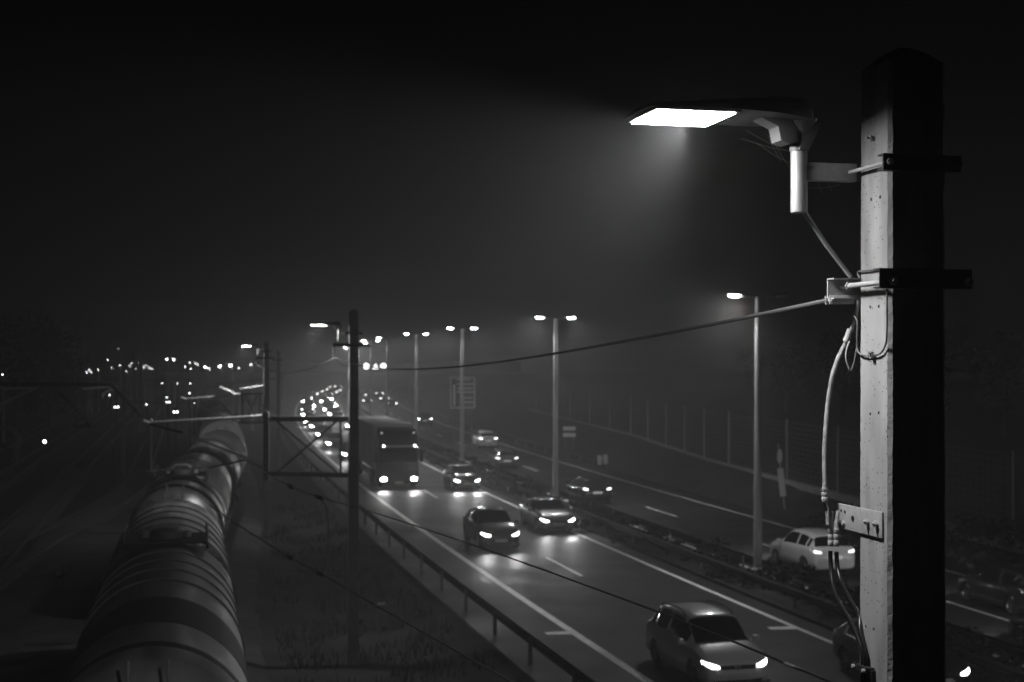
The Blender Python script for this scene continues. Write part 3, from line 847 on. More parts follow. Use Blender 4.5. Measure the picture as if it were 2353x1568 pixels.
def tank_wagon(yc, L, tm, label, ribs, blackbands=(), hatch=0.0, ladders=True):
    root = wagon_root('tank_wagon', yc)
    rot = Matrix.Translation((0, 0, TZ)) @ Matrix.Rotation(R(-90), 4, 'X')
    hl = L / 2
    prof = [(0, -hl - .02), (.5, -hl + .02), (.95, -hl + .12), (1.25, -hl + .28), (TR - .05, -hl + .45), (TR, -hl + .62)]
    prof = prof + [(TR, lerp(-hl + .62, hl - .62, k / 24)) for k in range(1, 24)] + [(r, -z) for r, z in prof[::-1]]
    MB().lathe(prof, 64, rot).build('tank_shell', tm, root)
    for z, w_, h_ in ribs:
        MB().lathe([(TR - .01, z - w_ / 2), (TR + h_, z - w_ / 2), (TR + h_, z + w_ / 2), (TR - .01, z + w_ / 2)], 64, rot).build('rib', tm, root, bevel=0)
    for z, w_ in blackbands:
        MB().lathe([(TR - .01, z - w_ / 2), (TR + .006, z - w_ / 2), (TR + .006, z + w_ / 2), (TR - .01, z + w_ / 2)], 64, rot).build('band', M_band, root)
    underframe(root, L)
    if hatch is not None:
        top = TZ + TR
        wk = MB()
        for k in range(6): wk.box((0, hatch - .75 + k * .3, top + .06), (1.75, .24, .03))
        wk.box((-.86, hatch, top - .02), (.05, 1.8, .1)); wk.box((.86, hatch, top - .02), (.05, 1.8, .1))
        wk.build('walkway', M_blackm, root)
        rl = MB()
        for x in (-.86, .86):
            rl.tube([(x, hatch - .85, top), (x, hatch - .8, top + .3), (x, hatch + .8, top + .3), (x, hatch + .85, top)], .02, 6)
        rl.build('handrail', M_steel, root)
        dm = MB().lathe([(.0, .36), (.28, .33), (.34, .28), (.34, .0)], 24, Matrix.Translation((0, hatch, top - .05)))
        dm.build('hatch_dome', M_steel, root)
        MB().tube([(-.36, hatch, top + .2), (-.2, hatch - .02, top + .38), (.2, hatch - .02, top + .38), (.36, hatch, top + .2)], .025, 8).build('hatch_lever', M_galv, root)
        for x in (-.45, .45):
            MB().cyl((x, hatch + .15, top), (x, hatch + .15, top + .22), .07, 12).build('valve', M_galv, root)
        for s_ in (-1, 1):
            ld = MB(); prevs = None
            for off_ in (-.2, .2):
                arc = [(s_ * (TR + .06) * math.sin(R(a)), hatch + off_, TZ + (TR + .06) * math.cos(R(a))) for a in range(30, 121, 10)]
                ld.tube(arc, .018, 6)
            for a in range(34, 118, 9):
                ld.cyl((s_ * (TR + .06) * math.sin(R(a)), hatch - .2, TZ + (TR + .06) * math.cos(R(a))), (s_ * (TR + .06) * math.sin(R(a)), hatch + .2, TZ + (TR + .06) * math.cos(R(a))), .013, 6)
            ld.build('ladder', M_steel, root)
    el = MB()
    for e in (-1, 1):
        el = MB(); ye_ = e * (hl + .25)
        for x in (-.25, .25): el.cyl((x, ye_, 1.1), (x, ye_, 4.35), .022, 6)
        for k in range(9): el.cyl((-.25, ye_, 1.4 + k * .33), (.25, ye_, 1.4 + k * .33), .015, 6)
        el.build('end_ladder', M_steel, root)
        pf = MB().box((0, e * (hl + .45), 1.3), (2.4, .5, .05)); pf.build('end_platform', M_steel, root)
    tag(root, label, 'wagon', 'wagons of the freight train')
    return root
tank_wagon(29.7, 23.0, M_tankA, 'large grey tank wagon in the left foreground with a broad black band',
           [(z, .10, .03) for z in (-4.2, -2.9, -1.65, -.4, 2.6, 3.2, 4.6, 6.0, 7.4, 8.8)], [(-7.25, 2.3), (-10.1, .32), (-4.2, .2), (-2.9, .17), (-1.65, .17), (-.4, .1), (2.6, .12), (3.2, .14), (6.0, .5), (8.8, .2)], 1.3)
tank_wagon(52.4, 16.6, M_tankB, 'ribbed bright steel tank wagon in the middle of the train',
           [(z * .62 - 1.4, .16, .05) for z in range(-2, 9)], [(-7.6, .6), (-5.5, .9)], -4.2)
tank_wagon(71.6, 17.4, M_tankC, 'dark tank wagon between the ribbed wagon and the white hooded wagon', [(z * .8, .16, .05) for z in range(-4, 9)], [(-7.9, .5)], None)
root = wagon_root('hooded_wagon', 96.0)
arch = [(-1.42, 1.15), (-1.42, 2.9)] + [(-1.42 * math.cos(R(a)), 2.9 + 1.42 * math.sin(R(a))) for a in range(15, 180, 15)] + [(1.42, 2.9), (1.42, 1.15)]
MB().prism(arch, (-7.6, 7.6), ax=(0, 2), ext=1).build('hood', M_hood, root, bevel=.02, angle=40)
for k in range(-3, 4):
    a2 = [(x * 1.012, z if z < 2.9 else 2.9 + (z - 2.9) * 1.012) for x, z in arch]
    MB().prism(a2, (k * 2.3 - .05, k * 2.3 + .05), ax=(0, 2), ext=1).build('hood_rib', M_hood, root)
MB().box((0, -7.63, 2.75), (2.82, .04, .10)).build('end_rail', M_frame, root)
MB().box((0, -7.63, 1.9), (.10, .05, 1.5)).build('end_post', M_frame, root)
underframe(root, 15.4)
tag(root, 'white hooded wagon with a rounded roof behind the tank wagons', 'wagon', 'wagons of the freight train')
for yc, lab in ((113.5, 'grey tank wagon mostly hidden behind the white hooded wagon'), (131, 'last tank wagon in view, faint in the haze')):
    tank_wagon(yc, 15.0, M_tankC, lab, [(z * 2.0, .12, .03) for z in range(-3, 4)], (), None)

# ------------------------------------------------------------------ motorway lamps on the median
M_pole = mat('lamp_pole_steel', .45, .5, .1, var=.08, scale=3)
def make_road_lamp(H):
    r_ = empty('motorway_lamp', (0, 0, 0))
    MB().lathe([(.2, 0), (.2, .5), (.16, .52), (.13, H * .5), (.10, H - .1), (.11, H - .08), (.11, H + .02), (0, H + .04)], 16).build('pole', M_pole, r_)
    MB().box((0, -.14, .9), (.13, .02, .5)).build('inspection_door', M_pole, r_, bevel=.004)
    for s_ in (-1, 1):
        MB().tube([(0, 0, H - .02), (s_ * .35, 0, H + .02), (s_ * .62, 0, H + .05)], .035, 10).build('arm', M_pole, r_)
        hd = MB()
        rows = []
        for x, hw, th in ((.5, .06, .05), (.58, .12, .09), (.75, .16, .12), (1.0, .17, .11), (1.16, .13, .07), (1.22, .05, .03)):
            zc_ = H + .05 + (x - .5) * .10
            rows.append([(s_ * x, -hw, zc_), (s_ * x, -hw * .7, zc_ + th), (s_ * x, 0, zc_ + th * 1.2), (s_ * x, hw * .7, zc_ + th), (s_ * x, hw, zc_), (s_ * x, 0, zc_ - .004), (s_ * x, -hw, zc_)])
        hd.strip(rows)
        ho = hd.build('lamp_head', M_house, r_)
        lens = MB(); zl_ = H + .09
        lens.lathe([(0, -.085), (.10, -.075), (.16, -.045), (.18, -.0)], 20, Matrix.Translation((s_ * .90, 0, zl_ - .005)) @ Matrix.Diagonal((1.35, .85, 1, 1)))
        lens.build('lens', emis('road_lamp_lens', L_LENS), ho)
    return r_
RL = make_road_lamp(10.3)
LAMPY = [51.5, 79, 107, 132, 158, 182, 208, 234, 262, 292, 322, 352, 24.5]
LLAB = ['double-headed motorway lamp nearest the foreground mast, behind the overhead wire', 'second double-headed motorway lamp from the foreground mast, beside the fence',
        'third double-headed motorway lamp, in front of the direction sign', 'fourth double-headed motorway lamp, above the dark departing car', 'fifth double-headed motorway lamp counted from the right',
        'sixth double-headed motorway lamp, close to the second railway mast']
for i, Y in enumerate(LAMPY):
    o = RL if i == 0 else copy_tree(RL)
    o.location = (RX(Y, 9.0), Y, .1); o.rotation_euler = (0, 0, heading(Y))
    tag(o, LLAB[i] if i < 6 else 'motorway lamp of the median row that stands right of the frame' if i == 12 else 'small hazy double-headed motorway lamp in the far cluster behind the second railway mast', 'street lamp', 'double-headed motorway lamps' if i < 6 else 'motorway lamps in the far cluster')
for i, Y in list(enumerate(LAMPY))[:9] + [(12, 24.5)]:
    o = [q for q in COL.objects if q.name.startswith('motorway_lamp')][i]
    for s_ in (-1, 1):
        if s_ > 0 and i in (0, 4, 12):          # these heads are out
            for q in o.children_recursive:
                if q.name.startswith('lens') and (q.matrix_basis @ q.data.vertices[0].co).x > 0: q.data = q.data.copy(); q.data.materials[0] = M_reflec
            continue
        spot((s_ * .92, 0, 10.27), (s_ * .5, -.12, -1), E_ROAD * (1.0 if i < 6 else 1.1 if i == 12 else 1.4), 165, 1.0, .16, o)

# ------------------------------------------------------------------ yard lights and signals
M_yl = emis('yard_lamp_lens', 110.0)
M_yl2 = emis('yard_lamp_lens_dim', 30.0)
M_sg = emis('signal_lens', 16.0)
def yard_lamp(x, y, Y, size, label, m, group, pole_on=True, wide=False):
    w = P(x, y, Y); base = -.4
    r_ = empty('yard_lamp', (w.x + size * .9, Y, base))
    h = w.z - base; size *= .36
    MB().lathe([(.16, 0), (.09, h * .6), (.07, h), (0, h + .02)], 10).build('pole', M_pole, r_)
    MB().box((-size * .5, 0, h + size * .24), (size * 1.7, size * .7, size * .22)).build('lamp_head', M_house, r_, bevel=.02)
    MB().lathe([(0, -size * .30), (size * .3, -size * .25), (size * .5, -size * .05), (size * .5, size * .1)], 12, Matrix.Translation((-size * .9, 0, h)) @ (Matrix.Diagonal((1.5, 1, .8, 1)) if wide else Matrix.Identity(4))).build('lens', m, r_)
    tag(r_, label, 'yard lamp', group)
g1 = 'lamps along the right side of the yard'
for x, y, Y, s_, lab in ((522, 840, 150, .6, 'wide bright yard lamp, first left of the third mast'), (499, 842, 175, .6, 'wide bright yard lamp, second left of the third mast'), (467, 844, 205, .55, 'round bright yard lamp, third left of the third mast')):
    yard_lamp(x, y, Y, s_, lab, M_yl, g1, wide=True)
for x, y, Y in ((572, 838, 170), (476, 846, 240), (434, 834, 250), (446, 834, 260), (451, 838, 230), (423, 843, 260), (434, 848, 240), (457, 852, 300), (480, 850, 290), (545, 846, 210)):
    yard_lamp(x, y, Y, .42, 'small yard lamp in the loose cluster between the train and the third mast', M_yl2, 'small lamps between the train and the third mast')
yard_lamp(379, 826, 240, .6, 'left one of the two equal round yard lamps above the tracks', M_yl, 'pair of equal yard lamps')
yard_lamp(394, 826, 245, .6, 'right one of the two equal round yard lamps above the tracks', M_yl, 'pair of equal yard lamps')
yard_lamp(244, 827, 250, .45, 'yard lamp on the left end of the far lights, above the low ones', M_yl2, 'single yard lamps')
yard_lamp(269, 803, 260, .4, 'highest faint yard lamp over the left far lights', emis('yard_lamp_lens_faint', 7.0), 'single yard lamps')
yard_lamp(2, 861, 140, .3, 'dim lamp at the left edge under the dark trees', M_yl2, 'single yard lamps')
for x, y, Y in ((273, 840, 230), (295, 841, 240), (300, 836, 255), (318, 835, 235), (328, 845, 250), (332, 839, 240), (340, 846, 240), (346, 848, 235), (282, 848, 260), (310, 848, 270), (255, 846, 270), (320, 850, 300), (288, 853, 290)):
    yard_lamp(x, y, Y, .4, 'small yard lamp in the dense cluster behind the slim dark masts', M_yl2, 'dense cluster of lamps behind the slim masts')
for x, y, Y, lab in ((196, 856, 210, 'leftmost of the four low yard lamps'), (206, 855, 215, 'third of the four low yard lamps'), (202, 851, 240, 'second of the four low yard lamps'), (222, 850, 220, 'rightmost of the four low yard lamps')):
    yard_lamp(x, y, Y, .36, lab + ' at the left end of the far lights', M_yl2, 'low lamps at the left end of the yard')

def rail_signal(x, y, Y, n, label, group, r=.11):
    w = P(x, y, Y); base = -.35
    r_ = empty('rail_signal', (w.x, Y, base)); h = w.z - base
    MB().cyl((0, .06, 0), (0, .06, h + .35), .055, 8).build('post', M_dark, r_)
    hb_ = MB(); hb_.box((0, .03, h), (.36 if n == 2 else .26, .14, .46)); hd = hb_.build('signal_head', M_blackm, r_, bevel=.02)
    for k in range(n):
        dx = (k - (n - 1) / 2) * .2
        MB().lathe([(0, .05), (r * .7, .035), (r, 0)], 12, Matrix.Translation((dx, -.045, h)) @ Matrix.Rotation(R(90), 4, 'X')).build('lens', M_sg, hd)
        MB().tube([(dx, -.05, h + r + .02), (dx, -.16, h + r + .015)], .012, 6).build('hood', M_blackm, hd)
    tag(r_, label, 'rail signal', group)
sg = 'rail signals in the yard'
for x, y, Y, n, lab in ((252, 908, 120, 1, 'white signal light left of the slim masts, upper of two'), (268, 936, 100, 2, 'twin white signal light left of the slim masts, lower of two'),
                        (337, 930, 115, 1, 'single white signal light just right of the slim dark masts'), (384, 914, 120, 1, 'upper one of two white signal lights close together in mid yard'),
                        (387, 925, 110, 2, 'twin white signal light under another one in mid yard'), (404, 947, 95, 2, 'lowest twin white signal light in mid yard'),
                        (436, 904, 125, 1, 'white signal light above the white hooded wagon'), (447, 926, 112, 1, 'white signal light close left of the white hooded wagon'),
                        (373, 881, 165, 1, 'left one of three dim signal lights in a row'), (408, 881, 165, 1, 'middle one of three dim signal lights in a row'), (437, 882, 165, 1, 'right one of three dim signal lights in a row')):
    rail_signal(x, y, Y, n, lab, sg, .05 if n == 2 else .04)
rail_signal(103, 1015, 90, 1, 'lone bright signal light low at the left before the dark yard', sg, .085)
for dxy, lab in (((138, 1327, 48), 'left one of two small point lanterns beside the rails'), ((154, 1318, 48.8), 'right one of two small point lanterns beside the rails')):
    w = G(*dxy[:2], -.2)
    r_ = empty('point_lantern', (w.x, w.y, -.25))
    MB().box((0, 0, .2), (.3, .26, .3)).build('housing', M_dark, r_, bevel=.03)
    MB().box((0, -.14, .22), (.2, .02, .16)).build('face', M_reflec, r_, bevel=.005)
    MB().cyl((0, 0, -.1), (0, 0, .1), .05, 8).build('foot', M_dark, r_)
    tag(r_, lab, 'lantern', 'point lanterns')
# curved pale frame at the left edge
af = empty('arched_buffer', G(12, 1062, -.3))
pts = [P(-40, 985, 116), P(10, 983, 116), P(34, 992, 116), P(42, 1010, 116), P(40, 1030, 116), P(38, 1058, 116)]
MB().tube([p - af.location for p in catmull(pts, 5)], .22, 8).build('arch', M_conc_far, af)
MB().box(P(40, 1060, 115.6) - af.location, (1.0, .6, .25)).build('foot', M_conc_far, af, bevel=.03)
MB().beam(P(-10, 1000, 116.3) - af.location, P(30, 1050, 116.3) - af.location, .2, .2).build('brace', M_dark, af)
tag(af, 'pale curved concrete arch at the left edge beside the tracks', 'arch')

# concrete trough covers in the grass
for i, (xa, xb, y) in enumerate(((880, 1036, 1377), (868, 1028, 1391))):
    a, b = G(xa, y, -.35), G(xb, y, -.35)
    s_ = empty('concrete_slab', (a + b) / 2)
    MB().beam(a - s_.location, b - s_.location, .28, .14).build('slab', M_conc_far, s_, bevel=.02)
    tag(s_, ('farther' if i == 0 else 'nearer') + ' one of two long pale concrete slabs lying in the grass', 'slab', 'concrete slabs in the grass')
# ------------------------------------------------------------------ overpass with lane signals
ovr = empty('overpass', (RX(300, 8), 300, 0), heading(300))
MB().box((0, 0, 6.1), (74, 9, 1.5)).build('deck', M_conc_far, ovr, bevel=.05)
for s_ in (-1, 1): MB().box((0, s_ * 4.6, 7.15), (74, .2, .7)).build('parapet', M_conc_far, ovr)
for x in (-13, 0.7, 14.5): MB().box((x, 0, 2.4), (1.0, 6, 6.0)).build('pier', M_conc_far, ovr, bevel=.1)
tag(ovr, 'hazy concrete overpass across the motorway in the distance', 'bridge')
M_lane = emis('lane_signal', 6.0)
for i, x in enumerate((842, 863, 881)):
    w = P(x, 842, 294.5)
    r_ = empty('lane_signal', (w.x, w.y, w.z - .9), heading(300))
    MB().box((0, 0, .9), (1.5, .3, 1.5)).build('cabinet', M_blackm, r_, bevel=.03)
    fc = MB()
    if i == 1: fc.prism([(-.62, .35), (.62, .35), (0, 1.45)], (-.17, -.155), ax=(0, 2), ext=1)
    else: fc.lathe([(0, .0), (.58, 0), (.6, -.01)], 24, Matrix.Translation((0, -.17, .9)) @ Matrix.Rotation(R(90), 4, 'X'))
    fc.build('lit_face', M_lane, r_, smooth=False)
    tag(r_, ('left round', 'middle triangular', 'right round')[i] + ' one of three lit lane signals on the overpass', 'lane signal', 'lane signals on the overpass')

# ------------------------------------------------------------------ roadside fence, signs, markers
M_fpost = mat('fence_post_galv', .34, .6, .2)
fence = empty('roadside_fence', (interp(FENCE, 52), 52, 1.2))
pm = MB().box((0, 0, 1.75), (.10, .10, 3.6)).mesh('post', bevel=.006)
pm.materials.append(M_fpost)
fy = [52.5, 58.5, 64.8, 71.5, 79.5, 85.0, 91.0, 97.0, 103.5, 110.5, 118.5, 127.0, 136, 146, 157, 169, 182]
for Y in fy:
    p = link('post', pm, None, fence); p.location = Vector((interp(FENCE, Y), Y, 1.25)) - fence.location
nm = MB()
for ya, yb in zip(fy, fy[1:]):
    a, b = Vector((interp(FENCE, ya), ya, 1.3)) - fence.location, Vector((interp(FENCE, yb), yb, 1.3)) - fence.location
    for k in range(13):
        nm.tube([a + Vector((0, 0, .1 + k * .27)), b + Vector((0, 0, .1 + k * .27))], .004, 3, cap=False)
    for k in range(1, 12):
        q = a.lerp(b, k / 12); nm.tube([q + Vector((0, 0, .1)), q + Vector((0, 0, 3.35))], .003, 3, cap=False)
tag(nm.build('wire_mesh', M_fpost, fence), kind='stuff')
ct = MB().strip([[(interp(FENCE, Y) - fence.location.x - o_, Y - 52, z) for o_, z in ((.16, -.1), (.16, .26), (-.16, .27), (-.16, -.1))] for Y in frange(48, 190, 4)])
ct.build('base_kerb', M_conc_far, fence)
tag(fence, 'tall wire mesh fence on pale posts along the right hand bank', 'fence')

sgn = empty('direction_sign', P(1063, 985, 128))
sw, sh = 60 * 128 / F, 75 * 128 / F
SZ = P(1063, 940, 128).z - sgn.location.z
MB().box((0, 0, SZ + sh / 2), (sw, .06, sh)).build('panel', M_signg, sgn, bevel=.02)
bd = MB(); b_ = .10
for c, d in (((0, SZ + .1), (sw - .1, b_)), ((0, SZ + sh - .1), (sw - .1, b_)), ((-sw / 2 + .1, SZ + sh / 2), (b_, sh - .1)), ((sw / 2 - .1, SZ + sh / 2), (b_, sh - .1))):
    bd.box((c[0], -.036, c[1]), (d[0], .01, d[1]))
bd.build('border', M_paint, sgn)
ar = MB(); ar.box((-sw * .32, -.036, SZ + sh * .42), (.16, .01, sh * .66)); ar.beam((-sw * .31, -.036, SZ + sh * .17), (-sw * .17, -.036, SZ + sh * .26), .01, .13, (0, 1, 0))
ar.build('route_arrow', M_paint, sgn)
for (dx, zz, ww) in ((-.02, .90, .55), (.05, .76, .6), (.05, .63, .58), (.06, .52, .66), (.12, .34, .4), (.14, .21, .42)):
    MB().box((dx * sw + .12, -.036, SZ + sh * zz), (sw * ww, .01, .10)).build('text_row', M_paint, sgn)
for x in (-sw * .35, sw * .35): MB().cyl((x, .08, -2.0), (x, .08, SZ + sh), .06, 8).build('leg', M_steel, sgn)
tag(sgn, 'large framed direction sign standing behind the third motorway lamp', 'road sign', 'road signs')
for (x, y0, y1, w, Y, lab) in ((950, 892, 918, 13, 150, 'left one of two small blurred pale panels by the far bend'), (966, 893, 919, 11, 152, 'right one of two small blurred pale panels by the far bend')):
    r_ = empty('pale_panel', P(x, 960, Y)); zz = P(x, y1, Y).z - r_.location.z
    hh = (y1 - y0) * Y / F; ww = w * Y / F
    MB().box((0, 0, zz + hh / 2), (ww, .05, hh)).build('panel', M_fpost, r_, bevel=.01)
    MB().cyl((0, .06, -.8), (0, .06, zz + hh), .04, 8).build('leg', M_steel, r_)
    tag(r_, lab, 'road sign', 'road signs')
r_ = empty('bar_sign', P(1308, 1014, 118))
for y in (985, 1000): MB().box(P(1308, y, 118) - r_.location, (1.05, .05, .32)).build('panel', M_reflec, r_, bevel=.01)
for x in (-.35, .35): MB().cyl((x, .06, -.6), (x, .06, 1.35), .035, 8).build('leg', M_steel, r_)
tag(r_, 'two stacked pale bars on short legs beside the second motorway lamp', 'road sign', 'road signs')
# tilted kilometre sign near the foreground mast
ks = empty('marker_post_sign', P(1802, 1168, 74))
KL = lambda x, y: P(x, y, 74) - ks.location
MB().beam(KL(1788, 1020), KL(1803, 1170), .07, .07).build('post', M_fpost, ks)
MB().lathe([(0, 0), (.24, 0), (.24, .03), (0, .03)], 24, Matrix.Translation(KL(1791, 1048) + Vector((0, -.08, 0))) @ Matrix.Rotation(R(90), 4, 'X') @ Matrix.Diagonal((.55, 1.5, 1, 1))).build('round_sign', M_reflec, ks)
MB().beam(KL(1792, 1076) + Vector((0, -.08, 0)), KL(1799, 1140) + Vector((0, -.08, 0)), .05, .30, (1, 0, 0)).build('long_sign', M_reflec, ks, bevel=.01)
tag(ks, 'leaning narrow marker with a rounded and a long panel left of the foreground mast', 'road sign', 'road signs')
for x, y, Y, lab in ((1378, 1055, 108, 'left one of two short white markers at the end of the far guard rail'), (1391, 1053, 107, 'right one of two short white markers at the end of the far guard rail'),
                     (1048, 968, 185, 'small white marker below the direction sign'), (1094, 969, 182, 'small white marker right of the direction sign')):
    w = P(x, y, Y)
    r_ = empty('white_marker', (w.x, Y, w.z - .45))
    MB().prism([(-.16, 0), (.16, 0), (.19, .6), (.05, .75), (-.16, .7)], (-.04, .04), ax=(0, 2), ext=1).build('board', M_reflec, r_, bevel=.01)
    MB().cyl((0, .06, -.8), (0, .06, .4), .03, 8).build('stake', M_steel, r_)
    tag(r_, lab, 'marker', 'white roadside markers')

# ------------------------------------------------------------------ trees, shrubs, grass
def leaf_cloud(rng, n, rx, ry, rz, size, lumps):
    mb = MB()
    cs = [(Vector((rng.gauss(0, .42) * rx, rng.gauss(0, .42) * ry, rng.uniform(-.75, .8) * rz)), rng.uniform(.28, .5)) for _ in range(lumps)]
    for i in range(n):
        c, k = rng.choice(cs)
        d = Vector((rng.gauss(0, 1), rng.gauss(0, 1), rng.gauss(0, 1))).normalized() * (rng.random() ** .45)
        p = c + Vector((d.x * rx * k, d.y * ry * k, d.z * rz * k))
        a = Vector((rng.gauss(0, 1), rng.gauss(0, 1), rng.gauss(0, .6))).normalized()
        b = a.cross(Vector((rng.gauss(0, 1), rng.gauss(0, 1), rng.gauss(0, 1)))).normalized()
        s_ = size * rng.uniform(.6, 1.3)
        mb.add([p - a * s_, p + b * s_ * .5, p + a * s_, p - b * s_ * .5], [(0, 1, 2, 3)])
    return mb
def make_tree(rng, h, rad):
    tr = MB()
    tr.tube([(0, 0, -.3), (.05, 0, h * .2), (-.08, .05, h * .5), (0, 0, h * .85)], [.24, .18, .12, .03], 8)
    for k in range(9):
        z = h * rng.uniform(.25, .7); a = rng.uniform(0, 6.28); L = rad * rng.uniform(.5, .9)
        tr.tube([(0, 0, z), (math.cos(a) * L * .5, math.sin(a) * L * .5, z + L * .35), (math.cos(a) * L, math.sin(a) * L, z + L * .55)], [.09, .05, .015], 5)
    cr = leaf_cloud(rng, 5200, rad, rad, h * .40, .16, 26)
    for v in cr.v: v.z += h * .6
    return tr.mesh('trunk'), cr.mesh('crown', smooth=False)
rng = random.Random(11)
protos = [make_tree(rng, 10, 3.6), make_tree(rng, 10, 3.0)]
def tree(x, y, z, h, k, label, group):
    r_ = empty('tree', (x, y, z), rng.uniform(0, 6))
    s_ = h / 10
    for me, nm_, m in ((protos[k][0], 'trunk', M_bark), (protos[k][1], 'crown', M_leaf)):
        o = link(nm_, me, m, r_); o.scale = (s_ * rng.uniform(.9, 1.2), s_ * rng.uniform(.9, 1.2), s_)
    tag(r_, label, 'tree', group)
for x, y, h, k, lab in ((-57, 150, 13.2, 0, 'tallest dark tree at the left edge behind the tracks'), (-51.5, 158, 12.6, 1, 'dark tree on the right side of the left hand trees'),
                        (-64, 160, 13.0, 1, 'dark tree cut by the left edge'), (-60, 140, 11.0, 0, 'lower dark tree in front of the left hand trees'), (-55.5, 172, 12.0, 0, 'rear dark tree of the left hand group')):
    tree(x, y, -.4, h, k, lab, 'dark trees left of the yard')
for i, Y in enumerate((46, 54, 62, 70, 79, 88, 98, 108, 119, 131, 144, 158, 174, 192)):
    tree(interp(FENCE, Y) + 24 + rng.uniform(0, 10), Y + rng.uniform(-2, 2), 1.2, rng.uniform(8.0, 11.0), i % 2,
         'dark tree in the unlit row behind the wire mesh fence', 'row of dark trees behind the fence')
bush_p = [leaf_cloud(rng, 420, .9, .9, .45, .085, 7).mesh('foliage', smooth=False) for _ in range(3)]
for i, Y in enumerate([27 + k * 1.9 for k in range(56)]):
    u = 8.75 + rng.uniform(-.35, .35)
    r_ = empty('median_shrub', (RX(Y, u), Y, .2), rng.uniform(0, 6))
    o = link('foliage', bush_p[i % 3], M_leaf, r_); s_ = rng.uniform(.75, 1.45); o.scale = (s_, s_ * 1.2, s_ * rng.uniform(.7, 1.2)); o.location.z = .32 * s_
    tag(r_, 'low dark shrub in the row growing on the median strip', 'shrub', 'shrubs on the median strip')
bank_b = leaf_cloud(rng, 900, 2.0, 1.6, .9, .12, 12).mesh('foliage', smooth=False)
for i, (x, y, Y) in enumerate(((1720, 1040, 96), (1740, 1052, 92), (1700, 1030, 102), (1960, 1150, 62), (2040, 1170, 58), (2260, 1190, 52))):
    w = P(x, y + 20, Y)
    r_ = empty('bank_shrub', (w.x, Y, max(.4, w.z - .5)), i)
    link('foliage', bank_b, M_leaf, r_)
    tag(r_, ('middle shrub of the three on the bank between the second and the nearest motorway lamp', 'nearest shrub of the three on the bank between the second and the nearest motorway lamp', 'farthest shrub of the three on the bank between the second and the nearest motorway lamp',
             'dark shrub on the bank just left of the foreground mast', 'dark shrub on the bank hidden in part by the foreground mast', 'dark shrub on the bank right of the foreground mast')[i], 'shrub', 'shrubs on the right hand bank')
gm = MB()
for i in range(9000):
    Y = 22 + 60 * rng.random() ** 1.4
    xr = RX(Y, -3.4); xl_ = TX0(Y) + 3.0
    if xr - xl_ < 1: continue
    x = rng.uniform(xl_, xr)
    if noise.noise(Vector((x / 2.2, Y / 2.2, 0))) < -.05: continue
    z = -.42 + hill(x, Y, 3.0, .1)
    if x > RX(Y, -5.2): z = lerp(-.45, -.02, (x - RX(Y, -5.2)) / 2.0)
    h = rng.uniform(.12, .45); a = rng.uniform(0, 6.28); dx, dy = math.cos(a) * .02, math.sin(a) * .02
    lx, ly = rng.gauss(0, .3) * h, rng.gauss(0, .3) * h
    gm.add([(x - dx, Y - dy, z), (x + dx, Y + dy, z), (x + lx * .5 + dx * .6, Y + ly * .5 + dy * .6, z + h * .65), (x + lx, Y + ly, z + h), (x + lx * .5 - dx * .6, Y + ly * .5 - dy * .6, z + h * .65)], [(0, 1, 2, 4), (4, 2, 3)])
tag(gm.build('rough_grass', M_grass, smooth=False), 'rough grass growing between the train and the motorway', 'grass', kind='stuff')
